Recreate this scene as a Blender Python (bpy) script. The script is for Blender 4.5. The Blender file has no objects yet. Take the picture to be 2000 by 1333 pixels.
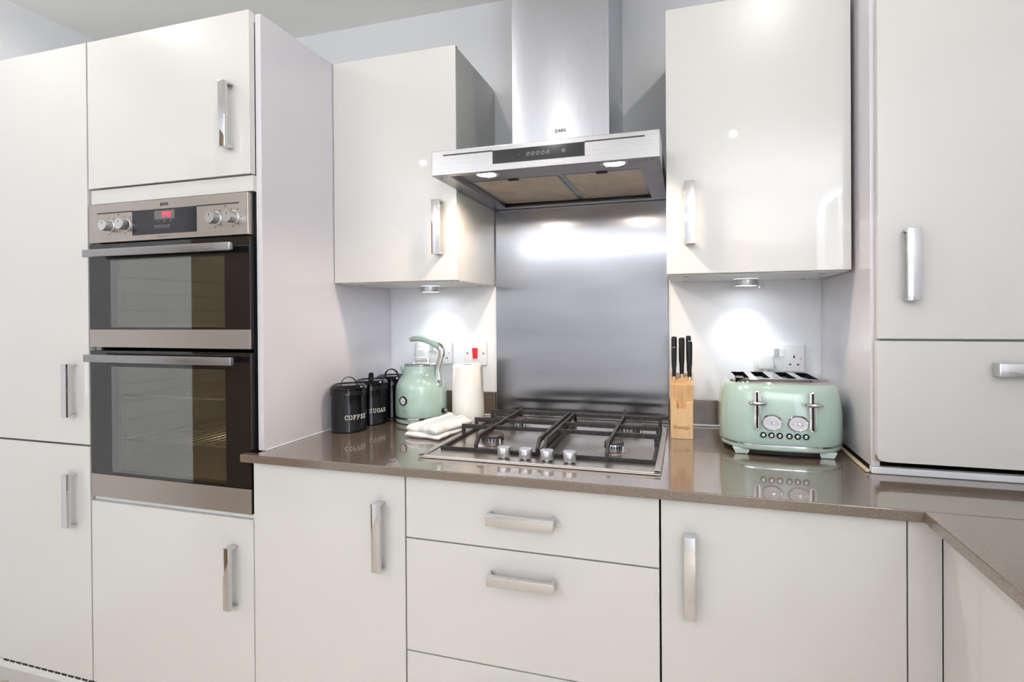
import bpy, bmesh, math, random
from math import sin, cos, pi, radians
from mathutils import Vector, Matrix

S = bpy.context.scene
COL = S.collection
random.seed(4)

# ------------------------------------------------------------------ camera
F, YAW, PITCH, ROLL = 1053.448, 0.289737, 0.00453, -0.00679
CAM = Vector((1.71258, -1.85521, 1.27661))
PX, PY = 1025.35, 618.63
fw = Vector((-sin(YAW) * cos(PITCH), cos(YAW) * cos(PITCH), -sin(PITCH)))
rt = Vector((cos(YAW), sin(YAW), 0)); up = rt.cross(fw)
r2 = rt * cos(ROLL) + up * sin(ROLL); u2 = up * cos(ROLL) - rt * sin(ROLL)
cam_data = bpy.data.cameras.new('camera')
cam = bpy.data.objects.new('camera', cam_data); COL.objects.link(cam)
M = Matrix((r2, u2, -fw)).transposed().to_4x4(); M.translation = CAM
cam.matrix_world = M
cam_data.sensor_width = 36; cam_data.lens = 36 * F / 2000
cam_data.shift_x = -(PX - 1000) / 2000
cam_data.shift_y = -(666.5 - PY) / 2000
cam_data.clip_start = 0.02
S.camera = cam

# ------------------------------------------------------------------ look, world, added window light
S.view_settings.view_transform = 'Standard'
S.view_settings.look = 'None'
S.view_settings.gamma = 1
S.view_settings.use_curve_mapping = False
S.view_settings.exposure = 0.32
S.cycles.use_denoising = True
S.cycles.max_bounces = 10
S.cycles.diffuse_bounces = 6
S.cycles.glossy_bounces = 6
S.cycles.sample_clamp_indirect = 6
S.cycles.caustics_reflective = False
S.cycles.caustics_refractive = False

w = bpy.data.worlds.new('world'); S.world = w; w.use_nodes = True
wn = w.node_tree.nodes; wb = wn['Background']
sky = wn.new('ShaderNodeTexSky'); sky.sky_type = 'HOSEK_WILKIE'; sky.turbidity = 6
sky.sun_direction = (-0.4, 0.5, 0.75)
w.node_tree.links.new(sky.outputs[0], wb.inputs[0]); wb.inputs[1].default_value = 1.2

def lamp(name, kind, loc, energy, color, parent=None, **kw):
    d = bpy.data.lights.new(name, kind); d.energy = energy; d.color = color
    for k, v in kw.items():
        if k != 'rot': setattr(d, k, v)
    o = bpy.data.objects.new(name, d); COL.objects.link(o); o.location = loc
    if 'rot' in kw: o.rotation_euler = kw['rot']
    return o
# added daylight: unseen strip window behind the camera, unseen tall window rear right
ADDED_WIN = dict(x0=-.2, x1=1.8, z0=1.93, z1=2.06, y=-3.9)
ADDED_WIN2 = dict(y0=-3.92, y1=-2.86, z0=.10, z1=2.22)
lamp('added_daylight', 'AREA', ((ADDED_WIN['x0'] + ADDED_WIN['x1']) / 2, -3.96, (ADDED_WIN['z0'] + ADDED_WIN['z1']) / 2), 4.2, (0.90, 0.95, 1.0),
     shape='RECTANGLE', size=ADDED_WIN['x1'] - ADDED_WIN['x0'] - 0.1, size_y=ADDED_WIN['z1'] - ADDED_WIN['z0'] - 0.06, rot=(radians(90), 0, 0))
lamp('added_daylight', 'AREA', (2.77, (ADDED_WIN2['y0'] + ADDED_WIN2['y1']) / 2, (ADDED_WIN2['z0'] + ADDED_WIN2['z1']) / 2), 24, (0.86, 0.92, 1.0),
     shape='RECTANGLE', size=ADDED_WIN2['z1'] - ADDED_WIN2['z0'] - 0.1, size_y=ADDED_WIN2['y1'] - ADDED_WIN2['y0'] - 0.1, rot=(0, radians(90), 0))

CEIL, FLOOR = 2.413, 0.05
DOWNLIGHTS = [(2.0, -1.0), (2.0, -2.45), (0.93, -1.0), (0.93, -2.45), (-0.13, -1.0), (-0.13, -2.43)]
DOWN_W, HOOD_W, LED_W, FILL_UP_W = 5.4, 6.8, 2.1, 82.0

# ------------------------------------------------------------------ materials
MATS = {}
def mat(name, color=(.8, .8, .8), rough=.5, metal=0, spec=.5, coat=0, coat_rough=.05, ior=1.5, aniso=0, emit=None, emit_s=0, alpha=1, trans=0, tangent=None):
    m = bpy.data.materials.new(name); m.use_nodes = True
    b = m.node_tree.nodes['Principled BSDF']
    b.inputs['Base Color'].default_value = (*color, 1)
    b.inputs['Roughness'].default_value = rough
    b.inputs['Metallic'].default_value = metal
    b.inputs['Specular IOR Level'].default_value = spec
    b.inputs['Coat Weight'].default_value = coat
    b.inputs['Coat Roughness'].default_value = coat_rough
    b.inputs['IOR'].default_value = ior
    b.inputs['Anisotropic'].default_value = aniso
    b.inputs['Transmission Weight'].default_value = trans
    b.inputs['Alpha'].default_value = alpha
    if emit:
        b.inputs['Emission Color'].default_value = (*emit, 1)
        b.inputs['Emission Strength'].default_value = emit_s
    MATS[name] = m
    return m
def nodes(m): return m.node_tree.nodes, m.node_tree.links, m.node_tree.nodes['Principled BSDF']
def texcoord(m, scale=(1, 1, 1), rot=(0, 0, 0)):
    n, l, b = nodes(m)
    t = n.new('ShaderNodeTexCoord'); mp = n.new('ShaderNodeMapping')
    mp.inputs['Scale'].default_value = scale; mp.inputs['Rotation'].default_value = rot
    l.new(t.outputs['Object'], mp.inputs[0]); return mp.outputs[0]
def noise(m, vec, scale, detail=3, rough=.5):
    n, l, b = nodes(m)
    t = n.new('ShaderNodeTexNoise'); t.inputs['Scale'].default_value = scale
    t.inputs['Detail'].default_value = detail; t.inputs['Roughness'].default_value = rough
    l.new(vec, t.inputs['Vector']); return t.outputs['Fac']
def ramp(m, fac, stops):
    n, l, b = nodes(m)
    r = n.new('ShaderNodeValToRGB'); l.new(fac, r.inputs[0])
    e = r.color_ramp.elements
    while len(e) < len(stops): e.new(.5)
    for i, (p, c) in enumerate(stops):
        e[i].position = p; e[i].color = c if len(c) == 4 else (*c, 1)
    return r.outputs[0]
def bump(m, fac, strength, dist=.001):
    n, l, b = nodes(m)
    bp = n.new('ShaderNodeBump'); bp.inputs['Strength'].default_value = strength; bp.inputs['Distance'].default_value = dist
    l.new(fac, bp.inputs['Height']); l.new(bp.outputs[0], b.inputs['Normal'])

def gloss(name, color):
    m = mat(name, color, rough=.32, coat=.75, coat_rough=.02)
    v = texcoord(m, (1, 1, 1)); f = noise(m, v, 2.2, 2)
    n, l, b = nodes(m)
    bp = n.new('ShaderNodeBump'); bp.inputs['Strength'].default_value = .12; bp.inputs['Distance'].default_value = .004
    l.new(f, bp.inputs['Height']); l.new(bp.outputs[0], b.inputs['Coat Normal'])
    return m
CREAM = gloss('cream_gloss', (.615, .61, .592))
WHITE_PANEL = gloss('white_panel', (.655, .635, .68))
CARC = mat('carcass_white', (.70, .71, .70), .35)
EDGE = mat('cream_edge', (.83, .76, .66), .4)
def wallpaint(name, c):
    m = mat(name, c, .6, spec=.3); v = texcoord(m); f = noise(m, v, 180, 3); bump(m, f, .08, .0006); return m
WALL = wallpaint('wall_paint', (.86, .87, .90))
CEILM = wallpaint('ceiling_paint', (.93, .925, .89))

def steel(name, color, rough, axis='x', aniso=.3, streak=.03):
    m = mat(name, color, rough, metal=1, aniso=aniso)
    sc = {'x': (4, 1500, 1500), 'z': (900, 900, 4), 'y': (900, 4, 900)}[axis]
    v = texcoord(m, sc); f = noise(m, v, 1.0, 4, .65)
    n, l, b = nodes(m)
    mr = n.new('ShaderNodeMapRange'); l.new(f, mr.inputs['Value'])
    mr.inputs['From Min'].default_value = .25; mr.inputs['From Max'].default_value = .75
    mr.inputs['To Min'].default_value = rough - streak; mr.inputs['To Max'].default_value = rough + streak
    l.new(mr.outputs[0], b.inputs['Roughness'])
    tg = n.new('ShaderNodeTangent'); tg.direction_type = 'RADIAL'; tg.axis = {'x': 'X', 'y': 'Y', 'z': 'Z'}[axis]
    return m
STEEL = steel('brushed_steel', (.34, .335, .345), .28, 'x')
STEEL_OVEN = steel('oven_steel', (.44, .405, .375), .33, 'x', streak=.025)
STEEL_V = steel('brushed_steel_vertical', (.53, .545, .59), .26, 'z', streak=.025)
STEEL_HOB = steel('hob_steel', (.50, .465, .43), .30, 'x', streak=.025)
_n, _l, _b = nodes(STEEL_V)
_b.inputs['Anisotropic'].default_value = .85; _b.inputs['Anisotropic Rotation'].default_value = .25
_t = _n.new('ShaderNodeTangent'); _t.direction_type = 'RADIAL'; _t.axis = 'Z'; _l.new(_t.outputs[0], _b.inputs['Tangent'])
# scuffed splashback: broad horizontal wipe marks in the roughness
SPL = mat('splashback_steel', (.50, .51, .54), .30, metal=1, aniso=.92)
n, l, b = nodes(SPL)
f1 = noise(SPL, texcoord(SPL, (1.5, 1.5, 7)), 1.3, 2, .5)
f2 = noise(SPL, texcoord(SPL, (6, 6, 420)), 1.0, 3, .6)
mx = n.new('ShaderNodeMath'); mx.operation = 'ADD'; l.new(f1, mx.inputs[0])
m2 = n.new('ShaderNodeMath'); m2.operation = 'MULTIPLY'; l.new(f2, m2.inputs[0]); m2.inputs[1].default_value = .0
l.new(m2.outputs[0], mx.inputs[1])
mr = n.new('ShaderNodeMapRange'); l.new(mx.outputs[0], mr.inputs['Value'])
mr.inputs['From Min'].default_value = .3; mr.inputs['From Max'].default_value = .7
mr.inputs['To Min'].default_value = .17; mr.inputs['To Max'].default_value = .23
tg = n.new('ShaderNodeTangent'); tg.direction_type = 'RADIAL'; tg.axis = 'Z'; l.new(tg.outputs[0], b.inputs['Tangent'])
l.new(mr.outputs[0], b.inputs['Roughness'])
l.new(ramp(SPL, f1, [(.3, (.30, .305, .335)), (.7, (.38, .385, .415))]), b.inputs['Base Color'])


CHROME = mat('chrome', (.66, .66, .68), .07, metal=1)
CHROME_B = mat('bright_chrome', (.62, .61, .60), .05, metal=1)
KNOB = mat('satin_knob', (.62, .64, .67), .30, metal=1)
QUARTZ = mat('brown_quartz', (.20, .155, .125), .17, coat=.9, coat_rough=.03, ior=1.6)
v = texcoord(QUARTZ); f = noise(QUARTZ, v, 420, 2)
c = ramp(QUARTZ, f, [(.30, (.120, .088, .066)), (.62, (.160, .120, .093)), (.74, (.32, .27, .22))])
nodes(QUARTZ)[1].new(c, nodes(QUARTZ)[2].inputs['Base Color'])
BLACKGLASS = mat('black_glass', (.008, .007, .007), .03, ior=1.62)
BLACK = mat('black_plastic', (.008, .008, .009), .4, spec=.25)
SLOTBLK = mat('slot_black', (.006, .006, .007), .8, spec=.05)
BLACKPANEL = mat('display_panel', (.02, .021, .025), .10, spec=.4)
IRON = mat('cast_iron', (.035, .034, .036), .5, spec=.25)
f = noise(IRON, texcoord(IRON), 160, 4)
nodes(IRON)[1].new(ramp(IRON, f, [(.35, (.02, .02, .022)), (.62, (.05, .045, .045)), (.8, (.12, .085, .075))]), nodes(IRON)[2].inputs['Base Color'])
bump(IRON, f, .3, .0008)
BURNT = mat('burner_enamel', (.05, .035, .03), .4)
ALU = mat('burner_aluminium', (.36, .37, .42), .28, metal=1)
GREASE = mat('filter_mesh', (.60, .49, .38), .45, metal=.55)
f = noise(GREASE, texcoord(GREASE, (1, 1, 1)), 14, 6, .7)
nodes(GREASE)[1].new(ramp(GREASE, f, [(.3, (.52, .42, .32)), (.6, (.66, .57, .47)), (.8, (.50, .36, .24))]), nodes(GREASE)[2].inputs['Base Color'])
f = noise(GREASE, texcoord(GREASE, (300, 300, 300)), 1, 2); bump(GREASE, f, .35, .001)
MINT = mat('mint_enamel', (.40, .54, .485), .22, coat=.8, coat_rough=.04)
MINT_T = mat('mint_plastic', (.43, .56, .49), .25, coat=.5)
BLACKTIN = mat('black_tin', (.004, .004, .006), .06, spec=.35)
LETTER = mat('white_lettering', (.75, .75, .72), .5)
DARKPRINT = mat('dark_print', (.03, .03, .03), .5)
GREYPRINT = mat('grey_print', (.22, .23, .25), .5)
PLASTIC = mat('white_plastic', (.82, .82, .83), .25, coat=.3)
GREYPL = mat('grey_plastic', (.45, .46, .47), .35)
REDPL = mat('red_plastic', (.75, .02, .04), .25, coat=.4)
DIAL = mat('dial_face', (.80, .80, .86), .3)
PAPER = mat('kitchen_paper', (.86, .85, .83), .95, spec=.1)
f = noise(PAPER, texcoord(PAPER, (1, 1, 1)), 90, 4); bump(PAPER, f, .5, .002)
CARD = mat('cardboard', (.45, .36, .26), .8)
LEDM = mat('led_glow', (1, 1, 1), .5, emit=(.92, .96, 1), emit_s=14)
HALO = mat('halogen_glow', (1, 1, 1), .5, emit=(1, .86, .68), emit_s=60)
DOWNM = mat('downlight_glow', (1, 1, 1), .5, emit=(1, .95, .86), emit_s=16)
REDLED = mat('red_digits', (.9, .05, .08), .5, emit=(1, .03, .08), emit_s=1.3)
LCD = mat('display_window_grey', (.13, .13, .135), .25)
SEAL = mat('sealant', (.72, .74, .78), .4)
SEALB = mat('sealant_beige', (.62, .52, .38), .5)
BARE = mat('worn_chipboard', (.30, .22, .15), .9)
ENAMEL = mat('oven_enamel', (.5, .5, .47), .3)
WIRE = mat('rack_wire', (.75, .75, .72), .2, metal=1)
BLUEH = mat('slate_plinth', (.70, .69, .68), .4)

def wood(name, a, bcol, scale, axis='z', rough=.45):
    m = mat(name, a, rough)
    sc = {'z': (14, 14, 1.2), 'x': (1.2, 14, 14), 'y': (14, 1.2, 14)}[axis]
    f = noise(m, texcoord(m, sc), scale, 5, .6)
    nodes(m)[1].new(ramp(m, f, [(.3, a), (.55, bcol), (.75, tuple(x * .72 for x in a))]), nodes(m)[2].inputs['Base Color'])
    return m
BEECH = wood('beech', (.50, .27, .115), (.60, .36, .17), 5)
BEECH_L = wood('pale_beech', (.62, .39, .19), (.70, .48, .26), 5)
DOORWOOD = wood('brown_door', (.13, .075, .028), (.19, .115, .045), 3)
OAK = wood('oak_floor', (.58, .50, .42), (.66, .58, .49), 3, 'y', .3)

# tinted oven window: part mirror, part see-through
OWIN = bpy.data.materials.new('oven_window'); OWIN.use_nodes = True
nt = OWIN.node_tree; nt.nodes.clear()
o_ = nt.nodes.new('ShaderNodeOutputMaterial'); ms = nt.nodes.new('ShaderNodeMixShader')
tr = nt.nodes.new('ShaderNodeBsdfTransparent'); tr.inputs[0].default_value = (.62, .60, .55, 1)
gl = nt.nodes.new('ShaderNodeBsdfGlossy'); gl.inputs['Roughness'].default_value = .02; gl.inputs[0].default_value = (.95, .98, .97, 1)
fr = nt.nodes.new('ShaderNodeFresnel'); fr.inputs[0].default_value = 2.5
ge = nt.nodes.new('ShaderNodeNewGeometry'); sb = nt.nodes.new('ShaderNodeMath'); sb.operation = 'SUBTRACT'; sb.inputs[0].default_value = 1
nt.links.new(ge.outputs['Backfacing'], sb.inputs[1]); mu = nt.nodes.new('ShaderNodeMath'); mu.operation = 'MULTIPLY'
nt.links.new(sb.outputs[0], mu.inputs[0]); nt.links.new(fr.outputs[0], mu.inputs[1]); nt.links.new(mu.outputs[0], ms.inputs[0]); nt.links.new(tr.outputs[0], ms.inputs[1]); nt.links.new(gl.outputs[0], ms.inputs[2])
nt.links.new(ms.outputs[0], o_.inputs[0])

# towel: white with grey woven stripes
TOWEL = mat('towel_cloth', (.84, .84, .84), .95, spec=.1)
n, l, b = nodes(TOWEL)
uvn = n.new('ShaderNodeUVMap'); uvn.uv_map = 'uv'
sp = n.new('ShaderNodeSeparateXYZ'); l.new(uvn.outputs[0], sp.inputs[0])
l.new(ramp(TOWEL, sp.outputs[0], [(0, (.84, .84, .84)), (.42, (.84, .84, .84)), (.43, (.10, .17, .24)), (.445, (.84, .84, .84)), (.475, (.84, .84, .84)), (.485, (.10, .17, .24)), (.50, (.84, .84, .84)), (.53, (.84, .84, .84)), (.54, (.10, .17, .24)), (.555, (.84, .84, .84)), (.80, (.84, .84, .84)), (.81, (.22, .30, .36)), (.82, (.84, .84, .84))]), b.inputs['Base Color'])
f = noise(TOWEL, texcoord(TOWEL), 420, 3); bump(TOWEL, f, .6, .002)

# ------------------------------------------------------------------ mesh helpers (world coordinates in, local mesh out)
def box(bm, x0, x1, y0, y1, z0, z1, bev=0, seg=2):
    vs = [bm.verts.new((x, y, z)) for x in (x0, x1) for y in (y0, y1) for z in (z0, z1)]
    idx = [(0, 1, 3, 2), (4, 6, 7, 5), (0, 4, 5, 1), (2, 3, 7, 6), (0, 2, 6, 4), (1, 5, 7, 3)]
    fs = [bm.faces.new([vs[i] for i in q]) for q in idx]
    if bev:
        es = {e for f in fs for e in f.edges}
        bmesh.ops.bevel(bm, geom=list(es), offset=bev, segments=seg, profile=.6, affect='EDGES')
    return fs
def prism(bm, pts, axis, a0, a1, bev=0, seg=2):
    """pts: 2D outline; axis: extrusion axis; the other two axes in order xyz."""
    def P(p, a):
        return {'x': (a, p[0], p[1]), 'y': (p[0], a, p[1]), 'z': (p[0], p[1], a)}[axis]
    A = [bm.verts.new(P(p, a0)) for p in pts]; B = [bm.verts.new(P(p, a1)) for p in pts]
    fs = [bm.faces.new(A), bm.faces.new(B[::-1])]
    k = len(pts)
    for i in range(k): fs.append(bm.faces.new([A[i], B[i], B[(i + 1) % k], A[(i + 1) % k]]))
    if bev:
        es = {e for f in fs for e in f.edges}
        bmesh.ops.bevel(bm, geom=list(es), offset=bev, segments=seg, profile=.6, affect='EDGES')
    return fs
def lathe(bm, prof, c, n=48, axis='z', cap=True, a0=0, a1=2 * pi, sx=1, sy=1):
    """prof: list of (radius, height)"""
    full = abs(a1 - a0 - 2 * pi) < 1e-6
    k = n if full else n + 1
    rings = []
    for r, h in prof:
        ring = []
        for i in range(k):
            t = a0 + (a1 - a0) * i / n
            u, v_ = r * cos(t) * sx, r * sin(t) * sy
            p = {'z': (u, v_, h), 'y': (u, h, v_), 'x': (h, u, v_)}[axis]
            ring.append(bm.verts.new((c[0] + p[0], c[1] + p[1], c[2] + p[2])))
        rings.append(ring)
    for A, B in zip(rings, rings[1:]):
        for i in range(k if full else k - 1):
            j = (i + 1) % k
            bm.faces.new([A[i], A[j], B[j], B[i]])
    if cap and full:
        if prof[0][0] > 1e-6: bm.faces.new(rings[0][::-1])
        if prof[-1][0] > 1e-6: bm.faces.new(rings[-1])
def tube(bm, pts, rad, n=10, cap=True, flat=None):
    """sweep a circle (or ellipse flat=(a,b)) along pts"""
    pts = [Vector(p) for p in pts]
    rings = []; prev = None
    for i, p in enumerate(pts):
        d = (pts[min(i + 1, len(pts) - 1)] - pts[max(i - 1, 0)]).normalized()
        if prev is None:
            ref = Vector((0, 0, 1)) if abs(d.z) < .9 else Vector((0, 1, 0))
            a = d.cross(ref).normalized()
        else:
            a = (prev - d * prev.dot(d)).normalized()
        prev = a; b_ = d.cross(a)
        r = rad[i] if isinstance(rad, (list, tuple)) else rad
        fa, fb = flat or (1, 1)
        rings.append([bm.verts.new(p + a * (r * fa * cos(2 * pi * k / n)) + b_ * (r * fb * sin(2 * pi * k / n))) for k in range(n)])
    for A, B in zip(rings, rings[1:]):
        for i in range(n): bm.faces.new([A[i], A[(i + 1) % n], B[(i + 1) % n], B[i]])
    if cap: bm.faces.new(rings[0][::-1]); bm.faces.new(rings[-1])
def strap(bm, pts, side, w_, t):
    """rectangular bar swept along pts, 'side' = width direction"""
    pts = [Vector(p) for p in pts]; side = Vector(side).normalized(); rings = []
    for i, p in enumerate(pts):
        d = (pts[min(i + 1, len(pts) - 1)] - pts[max(i - 1, 0)]).normalized()
        nn = d.cross(side).normalized()
        rings.append([bm.verts.new(p + side * (a * w_ / 2) + nn * (b_ * t / 2)) for a, b_ in ((-1, -1), (1, -1), (1, 1), (-1, 1))])
    for A, B in zip(rings, rings[1:]):
        for i in range(4): bm.faces.new([A[i], A[(i + 1) % 4], B[(i + 1) % 4], B[i]])
    bm.faces.new(rings[0][::-1]); bm.faces.new(rings[-1])

def tag(o, label=None, cat=None, group=None, kind=None):
    if label: o['label'] = label
    if cat: o['category'] = cat
    if group: o['group'] = group
    if kind: o['kind'] = kind
    return o
def root(name, loc, label, cat, group=None):
    o = bpy.data.objects.new(name, None); COL.objects.link(o); o.location = loc
    o.empty_display_size = .05
    o['org'] = loc
    del o['org']
    ORG[o.name] = Vector(loc)
    return tag(o, label, cat, group)
ORG = {}
def obj(name, bm, m, parent=None, smooth=False, org=None, label=None, cat=None, group=None, kind=None, angle=35):
    bmesh.ops.recalc_face_normals(bm, faces=bm.faces[:])
    me = bpy.data.meshes.new(name)
    if parent is not None: og = ORG[parent.name]
    elif org is not None: og = Vector(org)
    else:
        xs = [v.co for v in bm.verts]
        og = Vector(((min(v.x for v in xs) + max(v.x for v in xs)) / 2, (min(v.y for v in xs) + max(v.y for v in xs)) / 2, min(v.z for v in xs)))
    bmesh.ops.translate(bm, verts=bm.verts[:], vec=-og)
    if smooth:
        for f in bm.faces: f.smooth = True
        for e in bm.edges:
            if len(e.link_faces) == 2 and e.calc_face_angle(0) > radians(angle): e.smooth = False
    bm.to_mesh(me); bm.free()
    me.materials.append(m)
    o = bpy.data.objects.new(name, me); COL.objects.link(o)
    if parent is not None: o.parent = parent
    else: o.location = og
    ORG[o.name] = og
    return tag(o, label, cat, group, kind)
def nb(): return bmesh.new()
def bx(*a, **k):
    bm = nb(); box(bm, *a, **k); return bm

def text_bm(txt, size, place, depth=.0004, bold=0.0):
    """Built-in font turned to mesh, then placed by place(u, v, w)->xyz (u right, v up, w out)"""
    cu = bpy.data.curves.new('t', 'FONT'); cu.body = txt; cu.size = size; cu.align_x = 'CENTER'; cu.align_y = 'CENTER'
    cu.extrude = depth; cu.offset = bold; cu.resolution_u = 3
    o = bpy.data.objects.new('t', cu); COL.objects.link(o)
    dg = bpy.context.evaluated_depsgraph_get(); me = bpy.data.meshes.new_from_object(o.evaluated_get(dg))
    bm = nb(); bm.from_mesh(me)
    bpy.data.objects.remove(o); bpy.data.curves.remove(cu); bpy.data.meshes.remove(me)
    for v in bm.verts: v.co = Vector(place(v.co.x, v.co.y, v.co.z))
    return bm
# serif stroke letters for the tins, cell 0..1 wide, 0..1 high
SER = {
 'C': [[(.95, .78), (.9, .95), (.55, 1), (.2, .88), (.05, .5), (.2, .12), (.55, 0), (.9, .06), (.97, .2)], [(.95, .7), (.95, 1)]],
 'O': [[(.5, 1), (.18, .88), (.04, .5), (.18, .12), (.5, 0), (.82, .12), (.96, .5), (.82, .88), (.5, 1)]],
 'F': [[(.22, 0), (.22, 1)], [(.05, 1), (.92, 1), (.92, .8)], [(.22, .52), (.68, .52)], [(.68, .4), (.68, .64)], [(.05, 0), (.42, 0)]],
 'E': [[(.22, 0), (.22, 1)], [(.05, 1), (.90, 1), (.90, .8)], [(.22, .52), (.68, .52)], [(.68, .4), (.68, .64)], [(.05, 0), (.94, 0), (.94, .22)]],
 'S': [[(.88, .72), (.86, .95), (.5, 1), (.15, .88), (.15, .64), (.5, .52), (.85, .38), (.88, .14), (.5, 0), (.14, .06), (.1, .28)], [(.88, .72), (.88, 1)], [(.1, 0), (.1, .28)]],
 'U': [[(.18, 1), (.18, .25), (.35, .02), (.65, .02), (.82, .25), (.82, 1)], [(.02, 1), (.36, 1)], [(.66, 1), (.98, 1)]],
 'G': [[(.9, .78), (.85, .95), (.52, 1), (.2, .88), (.05, .5), (.2, .12), (.55, 0), (.88, .1), (.88, .42)], [(.6, .42), (1, .42)], [(.92, .72), (.92, 1)]],
 'A': [[(.08, 0), (.5, 1), (.92, 0)], [(.25, .36), (.75, .36)], [(-.04, 0), (.24, 0)], [(.76, 0), (1.04, 0)]],
 'R': [[(.2, 0), (.2, 1)], [(.04, 1), (.6, 1), (.86, .88), (.86, .64), (.6, .5), (.2, .5)], [(.55, .5), (.9, 0), (1.02, 0)], [(.04, 0), (.38, 0)]],
 'T': [[(.5, 0), (.5, 1)], [(.04, .78), (.04, 1), (.96, 1), (.96, .78)], [(.32, 0), (.68, 0)]],
}
def strokes(bm, lines, wd, place, depth=.0004):
    for ln in lines:
        for (a, b_) in zip(ln, ln[1:]):
            a, b_ = Vector(a), Vector(b_); d = (b_ - a)
            if d.length < 1e-9: continue
            d = d.normalized(); nrm = Vector((-d.y, d.x)) * wd / 2; a = a - d * wd / 2; b_ = b_ + d * wd / 2
            q = [a - nrm, b_ - nrm, b_ + nrm, a + nrm]
            lo = [bm.verts.new(place(p.x, p.y, -depth)) for p in q]; hi = [bm.verts.new(place(p.x, p.y, depth)) for p in q]
            bm.faces.new(hi); bm.faces.new(lo[::-1])
            for i in range(4): bm.faces.new([lo[i], lo[(i + 1) % 4], hi[(i + 1) % 4], hi[i]])
def word_lines(word, h, wr=.78, gap=.22):
    tot = len(word) * h * wr + (len(word) - 1) * h * gap; x = -tot / 2; out = []
    for ch in word:
        for ln in SER[ch]: out.append([(x + p[0] * h * wr, (p[1] - .5) * h) for p in ln])
        x += h * (wr + gap)
    return out
def ring_pts(cx, cy, r, n=14, a0=0, a1=2 * pi): return [(cx + r * cos(a0 + (a1 - a0) * i / n), cy + r * sin(a0 + (a1 - a0) * i / n)) for i in range(n + 1)]
def front(x, y, z): return lambda u, v_, w_: (x + u, y - w_, z + v_)      # flat on a face looking to -Y

# ------------------------------------------------------------------ room shell
def struct(name, bm, m): return obj(name, bm, m, kind='structure')
YB = -4.0; XL = -.607; XR = 2.80
struct('floor', bx(XL - .1, XR + .1, YB - .1, .1, FLOOR - .08, FLOOR), OAK)
bm = nb(); box(bm, XL - .1, XR + .1, YB - .1, .1, CEIL, CEIL + .1); struct('ceiling', bm, CEILM)
struct('wall_back', bx(XL - .1, XR + .1, 0, .1, FLOOR, CEIL), WALL)
bm = nb(); V = ADDED_WIN2
box(bm, XR, XR + .1, V['y1'], 0, FLOOR, CEIL); box(bm, XR, XR + .1, YB, V['y0'], FLOOR, CEIL)
box(bm, XR, XR + .1, V['y0'], V['y1'], FLOOR, V['z0']); box(bm, XR, XR + .1, V['y0'], V['y1'], V['z1'], CEIL)
struct('wall_right', bm, WALL)
# left wall with a doorway
bm = nb(); DY0, DY1, DZ = -2.48, -1.57, 2.08
box(bm, XL - .1, XL, DY1, 0, FLOOR, CEIL); box(bm, XL - .1, XL, YB, DY0, FLOOR, CEIL); box(bm, XL - .1, XL, DY0, DY1, DZ, CEIL)
struct('wall_left', bm, WALL)
bm = nb(); box(bm, XL - .075, XL - .035, DY0 + .004, DY1 - .004, FLOOR + .004, DZ - .004, bev=.002)
d = struct('door_1', bm, DOORWOOD)
bm = nb(); tube(bm, [(XL - .035, DY0 + .07, 1.03), (XL + .012, DY0 + .07, 1.03), (XL + .016, DY0 + .08, 1.03), (XL + .016, DY0 + .18, 1.03)], .009)
obj('door_handle', bm, CHROME, d, smooth=True)
# wall behind the camera with an added window, sized for the splashback band
bm = nb(); W = ADDED_WIN
box(bm, XL, W['x0'], YB - .1, YB, FLOOR, CEIL); box(bm, W['x1'], XR, YB - .1, YB, FLOOR, CEIL)
box(bm, W['x0'], W['x1'], YB - .1, YB, FLOOR, W['z0']); box(bm, W['x0'], W['x1'], YB - .1, YB, W['z1'], CEIL)
struct('wall_front', bm, WALL)
bm = nb(); fwid = .05
for a in (W['x0'], (W['x0'] + W['x1']) / 2 - fwid / 2, W['x1'] - fwid): box(bm, a, a + fwid, YB - .07, YB - .02, W['z0'], W['z1'])
for a in (W['z0'], W['z1'] - fwid): box(bm, W['x0'], W['x1'], YB - .068, YB - .022, a, a + fwid)
wf = struct('added_window_1', bm, PLASTIC)
PANE = mat('window_glass', (1, 1, 1), 0, trans=1, ior=1.02)
bm = nb(); box(bm, W['x0'] + .02, W['x1'] - .02, YB - .048, YB - .044, W['z0'] + .02, W['z1'] - .02); obj('pane', bm, PANE, wf)
bm = nb()
for a in (V['y0'], (V['y0'] + V['y1']) / 2 - fwid / 2, V['y1'] - fwid): box(bm, XR + .02, XR + .07, a, a + fwid, V['z0'], V['z1'])
for a in (V['z0'], V['z1'] - fwid): box(bm, XR + .022, XR + .068, V['y0'], V['y1'], a, a + fwid)
wf = struct('added_window_2', bm, PLASTIC)  # unseen window, added to bring daylight in from the rear right
bm = nb(); box(bm, XR + .044, XR + .048, V['y0'] + .02, V['y1'] - .02, V['z0'] + .02, V['z1'] - .02); obj('pane', bm, PANE, wf)

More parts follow.
